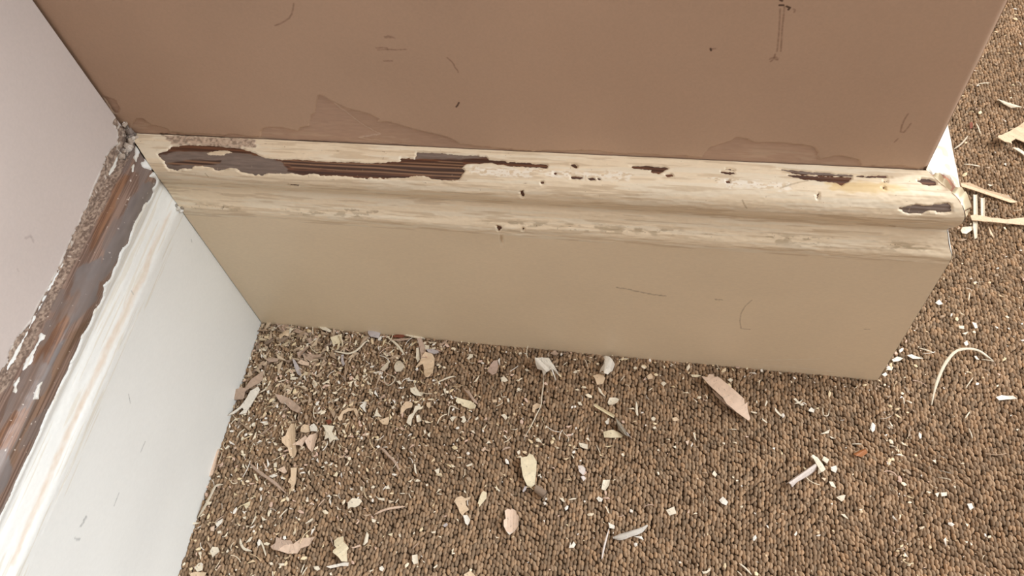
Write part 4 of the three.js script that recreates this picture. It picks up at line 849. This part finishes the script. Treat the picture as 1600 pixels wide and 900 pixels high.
// a strip or sliver: a flattened, tapering bar along a smooth path
function stripGeo(pts, width, lift, rolled) {
  const curve = pts.length > 2 ? new THREE.CatmullRomCurve3(pts.map(([x, z]) => new THREE.Vector3(x, 0, z))) : new THREE.LineCurve3(new THREE.Vector3(pts[0][0], 0, pts[0][1]), new THREE.Vector3(pts[1][0], 0, pts[1][1]));
  const len = curve.getLength(), n = pts.length > 2 ? 22 : 6, m = 6, th = Math.max(0.28, Math.min(0.22 * width, 0.7)), pos = [], idx = [];
  for (let i = 0; i <= n; i++) { const t = i / n, p = curve.getPoint(t), d = curve.getTangent(t), nx = -d.z, nz = d.x, w = width / 2 * (0.35 + 0.65 * Math.min(1, 5 * t, 5 * (1 - t))) * (0.85 + 0.3 * noise(t * len * 0.4, width * 7, 211)), y0 = lift * Math.sin(Math.PI * t) + th;
    for (let k = 0; k < m; k++) { const a = k / m * Math.PI * 2; pos.push(p.x + nx * w * Math.cos(a), y0 + th * Math.sin(a) + (rolled ? 0.25 * w * Math.cos(a) ** 2 : 0), p.z + nz * w * Math.cos(a)); } }
  const tri = [], v = (i, k) => { const q = (i * m + (k % m)) * 3; return [pos[q], pos[q + 1], pos[q + 2]]; };
  for (let i = 0; i < n; i++) for (let k = 0; k < m; k++) tri.push(...v(i, k), ...v(i, k + 1), ...v(i + 1, k + 1), ...v(i, k), ...v(i + 1, k + 1), ...v(i + 1, k));
  for (const e of [0, n]) for (let k = 1; k < m - 1; k++) tri.push(...v(e, 0), ...v(e, k), ...v(e, k + 1));
  return triGeo(tri);
}
const shortOf = (l) => (l.split(' ').length > 7 ? l.split(/,| lying | out on | leaning | standing | running | crossing | pointing | in open | with a | near the | at the (?=bottom|foot)/)[0] : l);
const marks = CHIPS.map((e, i) => { const p = toPoly(e[5]); let x = 0, z = 0; for (const q of p) { x += q[0] / p.length; z += q[1] / p.length; } return { i, x, z, lab: e[4], p }; });
const landmarks = marks.filter((m) => m.lab && m.lab[0] !== '>'); let last = null;
const nouns = /flake|strip|sliver|splinter|husk|chip|curl|strand|stick|rung/;
for (const m of marks) {
  const [kind, curl, lift, width, lab] = CHIPS[m.i];
  if (lab[0] === '>') { // a part lying on or joined to the flake before it
    if (!last.grp) { const g = new THREE.Group(); g.name = last.it.name; g.position.copy(last.it.position); g.userData = last.it.userData; scene.remove(last.it); scene.add(g); last.it.name = 'flake_body'; last.it.userData = {}; last.it.position.set(0, 0, 0); g.add(last.it); last.grp = g; }
    mesh(lab.slice(1).trim(), flakeGeo(m.p.map(([x, z]) => [x - last.x, z - last.z]), { ...last.opt, ref: last.local, raise: last.opt.th * 0.9, th: 0.25 }), FL[kind], last.grp); continue; }
  const local = m.p.map(([x, z]) => [x - m.x, z - m.z]);
  let sx = 0, size = 0; for (const [x, z] of local) size = Math.max(size, Math.hypot(x, z));
  let cxx = 0, cxz = 0, czz = 0; for (const [x, z] of local) { cxx += x * x; cxz += x * z; czz += z * z; }
  const axis = 0.5 * Math.atan2(2 * cxz, cxx - czz), r = hash(m.i, 5, 221);
  const o = curl * Math.min(1, size / 6);
  const opt = { curl: o, lift: lift * 1.2, arch: r > 0.55, ang: hash(m.i, 3, 222) > 0.4 ? axis : axis + Math.PI / 2, tiltAng: 2.5 + 2.6 * (hash(m.i, 9, 223) - 0.5), th: size > 6 ? 0.4 : 0.32 };
  const geo = width ? stripGeo(local, width, lift * Math.min(1.6, 0.4 + size / 15), width > 3) : flakeGeo(local, opt);
  const dd = Math.hypot(cxx - czz, 2 * cxz), slim = Math.sqrt((cxx + czz + dd) / Math.max(1e-6, cxx + czz - dd));
  const isWood = 'boh'.includes(kind);
  const it = mesh(isWood ? 'wood_chip' : width ? 'paint_sliver' : 'paint_flake', geo, FL[kind]);
  it.position.set(m.x * S, 0.15 * S, m.z * S); last = { it, opt, local, x: m.x, z: m.z };
  const cat = isWood ? 'wood chip' : width ? 'paint sliver' : 'paint flake';
  if (lab) { let l = lab; if (!nouns.test(l)) l += ' paint flake'; if (l.split(' ').length < 8) l += ' on the brown carpet'; label(it, l, cat); }
  else {
    let best = null, bd = 1e9; for (const q of landmarks) { const d = Math.hypot(q.x - m.x, q.z - m.z); if (d < bd) { bd = d; best = q; } }
    const dx = m.x - best.x, dz = m.z - best.z, where = Math.abs(dx) > Math.abs(dz) ? (dx > 0 ? 'right of' : 'left of') : dz > 0 ? 'in front of' : 'behind';
    let ref = shortOf(best.lab); if (ref.split(' ').length > 7) ref = ref.split(/ right of | under | beside | below | above | with | hanging | touching | by the | overlapping | bridging /)[0]; if (!nouns.test(ref)) ref += ' flake';
    const l = `${size < 1.6 ? 'tiny' : 'small'} ${kinds[kind][0]} ${width ? 'sliver' : isWood ? 'chip' : local.length === 3 ? 'three-cornered fleck' : slim > 2.4 ? 'narrow fleck' : 'fleck'} ${where} the ${ref}`; label(it, l.replace(/the (left|right) of the two/, 'the $1 of the two'), cat, 'small paint debris ' + where + ' the ' + ref);
  }
}
{ // a dark shaving rolled up like a scroll
  const pos = [], idx = [], n = 40, w = 5.2; for (let i = 0; i <= n; i++) { const a = i / n * 4.6 * Math.PI, r = 0.7 + 1.5 * i / n; for (const s of [-0.5, 0.5]) pos.push(s * w * (1 + 0.1 * Math.sin(i)) * S, (2.3 + r * Math.sin(a)) * S, r * Math.cos(a) * S); }
  for (let i = 0; i < n; i++) idx.push(2 * i, 2 * i + 1, 2 * i + 3, 2 * i, 2 * i + 3, 2 * i + 2);
  const g = new THREE.BufferGeometry(); g.setAttribute('position', new THREE.Float32BufferAttribute(pos, 3)); g.setIndex(idx); g.computeVertexNormals();
  const o = mesh('wood_shaving', g, std({ color: 0x8d7a68, roughness: 0.7 })); o.position.set(ROLL[0] * S, 0, ROLL[1] * S); o.rotation.y = -0.5; label(o, 'dark rolled-up shaving beside the large smooth cream oval flake', 'shaving');
}
{ // crumbs and fibres too many to count
  const crumb = (P) => { const t = P.map(([x, z]) => [x, z]), tri = []; for (let i = 0; i < t.length; i++) { const a = t[i], b = t[(i + 1) % t.length]; tri.push(0, 0.55, 0, b[0], 0.35, b[1], a[0], 0.35, a[1], 0, 0, 0, a[0], -0.05, a[1], b[0], -0.05, b[1], a[0], -0.05, a[1], a[0], 0.35, a[1], b[0], 0.35, b[1], a[0], -0.05, a[1], b[0], 0.35, b[1], b[0], -0.05, b[1]); } return triGeo(tri); };
  const cg = crumb([[1, -0.3], [0.35, 0.8], [-0.8, 0.55], [-1, -0.2], [-0.1, -0.75]]), cg2 = crumb([[1.2, 0.1], [-0.4, 0.6], [-1.0, -0.45]]);
  const fibre = (bend) => { const t = []; const N = 6; for (let i = 0; i <= N; i++) { const a = (i / N - 0.5) * 2; t.push(new THREE.Vector3(a * S, (0.25 + 0.2 * (1 - a * a)) * S, bend * a * a * S)); } return new THREE.TubeGeometry(new THREE.CatmullRomCurve3(t), 8, 0.09 * S, 4); };
  const density = (x, z) => Math.exp(-(x * x) / 7000 - (z * z) / 2200) * 1.5 + 0.55 * Math.exp(-(((x - 20) / 60) ** 2) - ((z - 70) / 60) ** 2) + 0.2 * Math.exp(-(((x - 130) / 70) ** 2) - ((z - 40) / 40) ** 2) + (x < L ? 0.55 * Math.exp(-z / 5) : 0.6 * Math.exp(-(x - L) / 9)) * (z > -1 || x > L ? 1 : 0) + 0.025 + (x > L && z < 0 ? 0.05 : 0);
  const place = (name, geo, count, size, l, dens = density, cols = [0xf0e2c6, 0xf2ece0, 0xe0c9a4, 0xd8b9a4, 0xb39a80, 0xe8d5ae, 0xa08a72]) => {
    const spots = []; let guard = 0; while (spots.length < count && guard++ < 400000) { const x = rnd() * 520, z = -360 + rnd() * 620; if ((x < L + 0.8 && z < 0.8) || x < z * 0.0533 + 0.6) continue; if (rnd() < dens(x, z)) spots.push([x, z]); }
    const im = new THREE.InstancedMesh(geo, std({ color: 0xffffff, roughness: 0.7 }), spots.length); im.name = name; const M = new THREE.Matrix4(), Q = new THREE.Quaternion(), E_ = new THREE.Euler(), P = new THREE.Vector3(), Sc = new THREE.Vector3(), C = new THREE.Color();
    spots.forEach(([x, z], n) => { E_.set((rnd() - 0.5) * 0.9, rnd() * 6.28, (rnd() - 0.5) * 0.9); Q.setFromEuler(E_); const k = size[0] + (size[1] - size[0]) * rnd() ** 2.2; P.set(x * S, (0.15 + 0.3 * rnd()) * S, z * S); Sc.set(k * (0.7 + 0.9 * rnd()), k, k * (0.6 + 0.5 * rnd())); im.setMatrixAt(n, M.compose(P, Q, Sc)); C.setHex(cols[Math.floor(rnd() ** 1.3 * cols.length)]); im.setColorAt(n, C); });
    im.castShadow = im.receiveShadow = true; im.userData.kind = 'stuff'; label(im, l, 'crumbs'); scene.add(im);
  };
  place('paint_crumbs', cg, 2900, [0.3, 1.2], 'pale blunt paint crumbs scattered over the carpet, thickest in the inner corner');
  place('paint_shards', cg2, 2100, [0.35, 1.4], 'pale three-cornered paint shards strewn among the crumbs on the carpet');
  place('corner_litter', cg2, 330, [0.9, 2.6], 'dull tan scraps of paint heaped in the inner corner by both baseboards', (x, z) => Math.exp(-(x * x) / 3600 - (z * z) / 1500), [0xb9a288, 0xa58d74, 0xc8b397, 0x8f7b68, 0xd8c6a6]);
  place('paint_shreds', fibre(0.35), 600, [1.0, 2.8], 'hair-thin curly paint shreds among the crumbs on the carpet');
  // rough plaster crumbs wedged in the corner between the two walls above the mitre
  const pc = new THREE.InstancedMesh(cg, std({ color: 0xffffff, roughness: 0.8 }), 90); pc.name = 'plaster_crumbs'; const M = new THREE.Matrix4(), Q = new THREE.Quaternion(), E_ = new THREE.Euler(), C = new THREE.Color();
  for (let i = 0; i < 90; i++) { E_.set(rnd() * 6, rnd() * 6, rnd() * 6); Q.setFromEuler(E_); const t = rnd(), k = 0.5 + 1.1 * rnd(), far = rnd() < 0.25; const px = far ? -13.2 - rnd() : lerp(-14.4, -11.5, rnd()), py = far ? 126 + 8 * rnd() : 125.6 + 1.8 * rnd() * (1 - t), pz = far ? -14.6 : lerp(-15, -2, t * t);
    M.compose(new THREE.Vector3(px * S, py * S, pz * S), Q, new THREE.Vector3(k, k * 1.8, k)); pc.setMatrixAt(i, M); C.setHex([0xb7a99a, 0x8d8178, 0xd8cfc4, 0x6f655d][Math.floor(rnd() * 4)]); pc.setColorAt(i, C); }
  pc.castShadow = pc.receiveShadow = true; pc.userData.kind = 'stuff'; label(pc, 'grey plaster crumbs wedged in the corner where the two walls meet', 'crumbs'); scene.add(pc);
}
{ // a clot of white paint crumbs stuck in the mitre of the two boards
  const [mw, my] = profAt(101.5), blob = new THREE.IcosahedronGeometry(1, 1);
  [[0.6, 0.4, 0.9, 1.1, 0xe9e6de], [1.6, -0.6, 1.4, 0.9, 0xf0eee8], [-0.2, 1.4, 0.6, 1.0, 0x8f887c], [1.0, 1.2, 2.0, 0.8, 0xd9d3c6], [2.2, 0.5, 0.7, 0.7, 0x9c917f]].forEach(([x, y, z, r, c], i) => {
    const g = blob.clone(), p = g.attributes.position; for (let k = 0; k < p.count; k++) { const q = (0.75 + 0.5 * hash(Math.round(p.getX(k) * 90), Math.round(p.getY(k) * 90), Math.round(p.getZ(k) * 90) + i)) * r * S; p.setXYZ(k, p.getX(k) * q, p.getY(k) * q, p.getZ(k) * q); } g.computeVertexNormals();
    const o = mesh('stuck_crumb', g, std({ color: c, roughness: 0.5 })); o.position.set((mw + x) * S, (my + y) * S, (mw + z) * S);
    label(o, ['pale grey', 'whitest', 'darkest', 'beige', 'khaki'][i] + ' paint crumb stuck in the mitre between the two baseboards', 'paint crumb', 'crumbs stuck in the mitre');
  });
}
scene.traverse((o) => { if (o.isMesh) { o.castShadow = o.receiveShadow = true; } });
renderer.render(scene, camera);
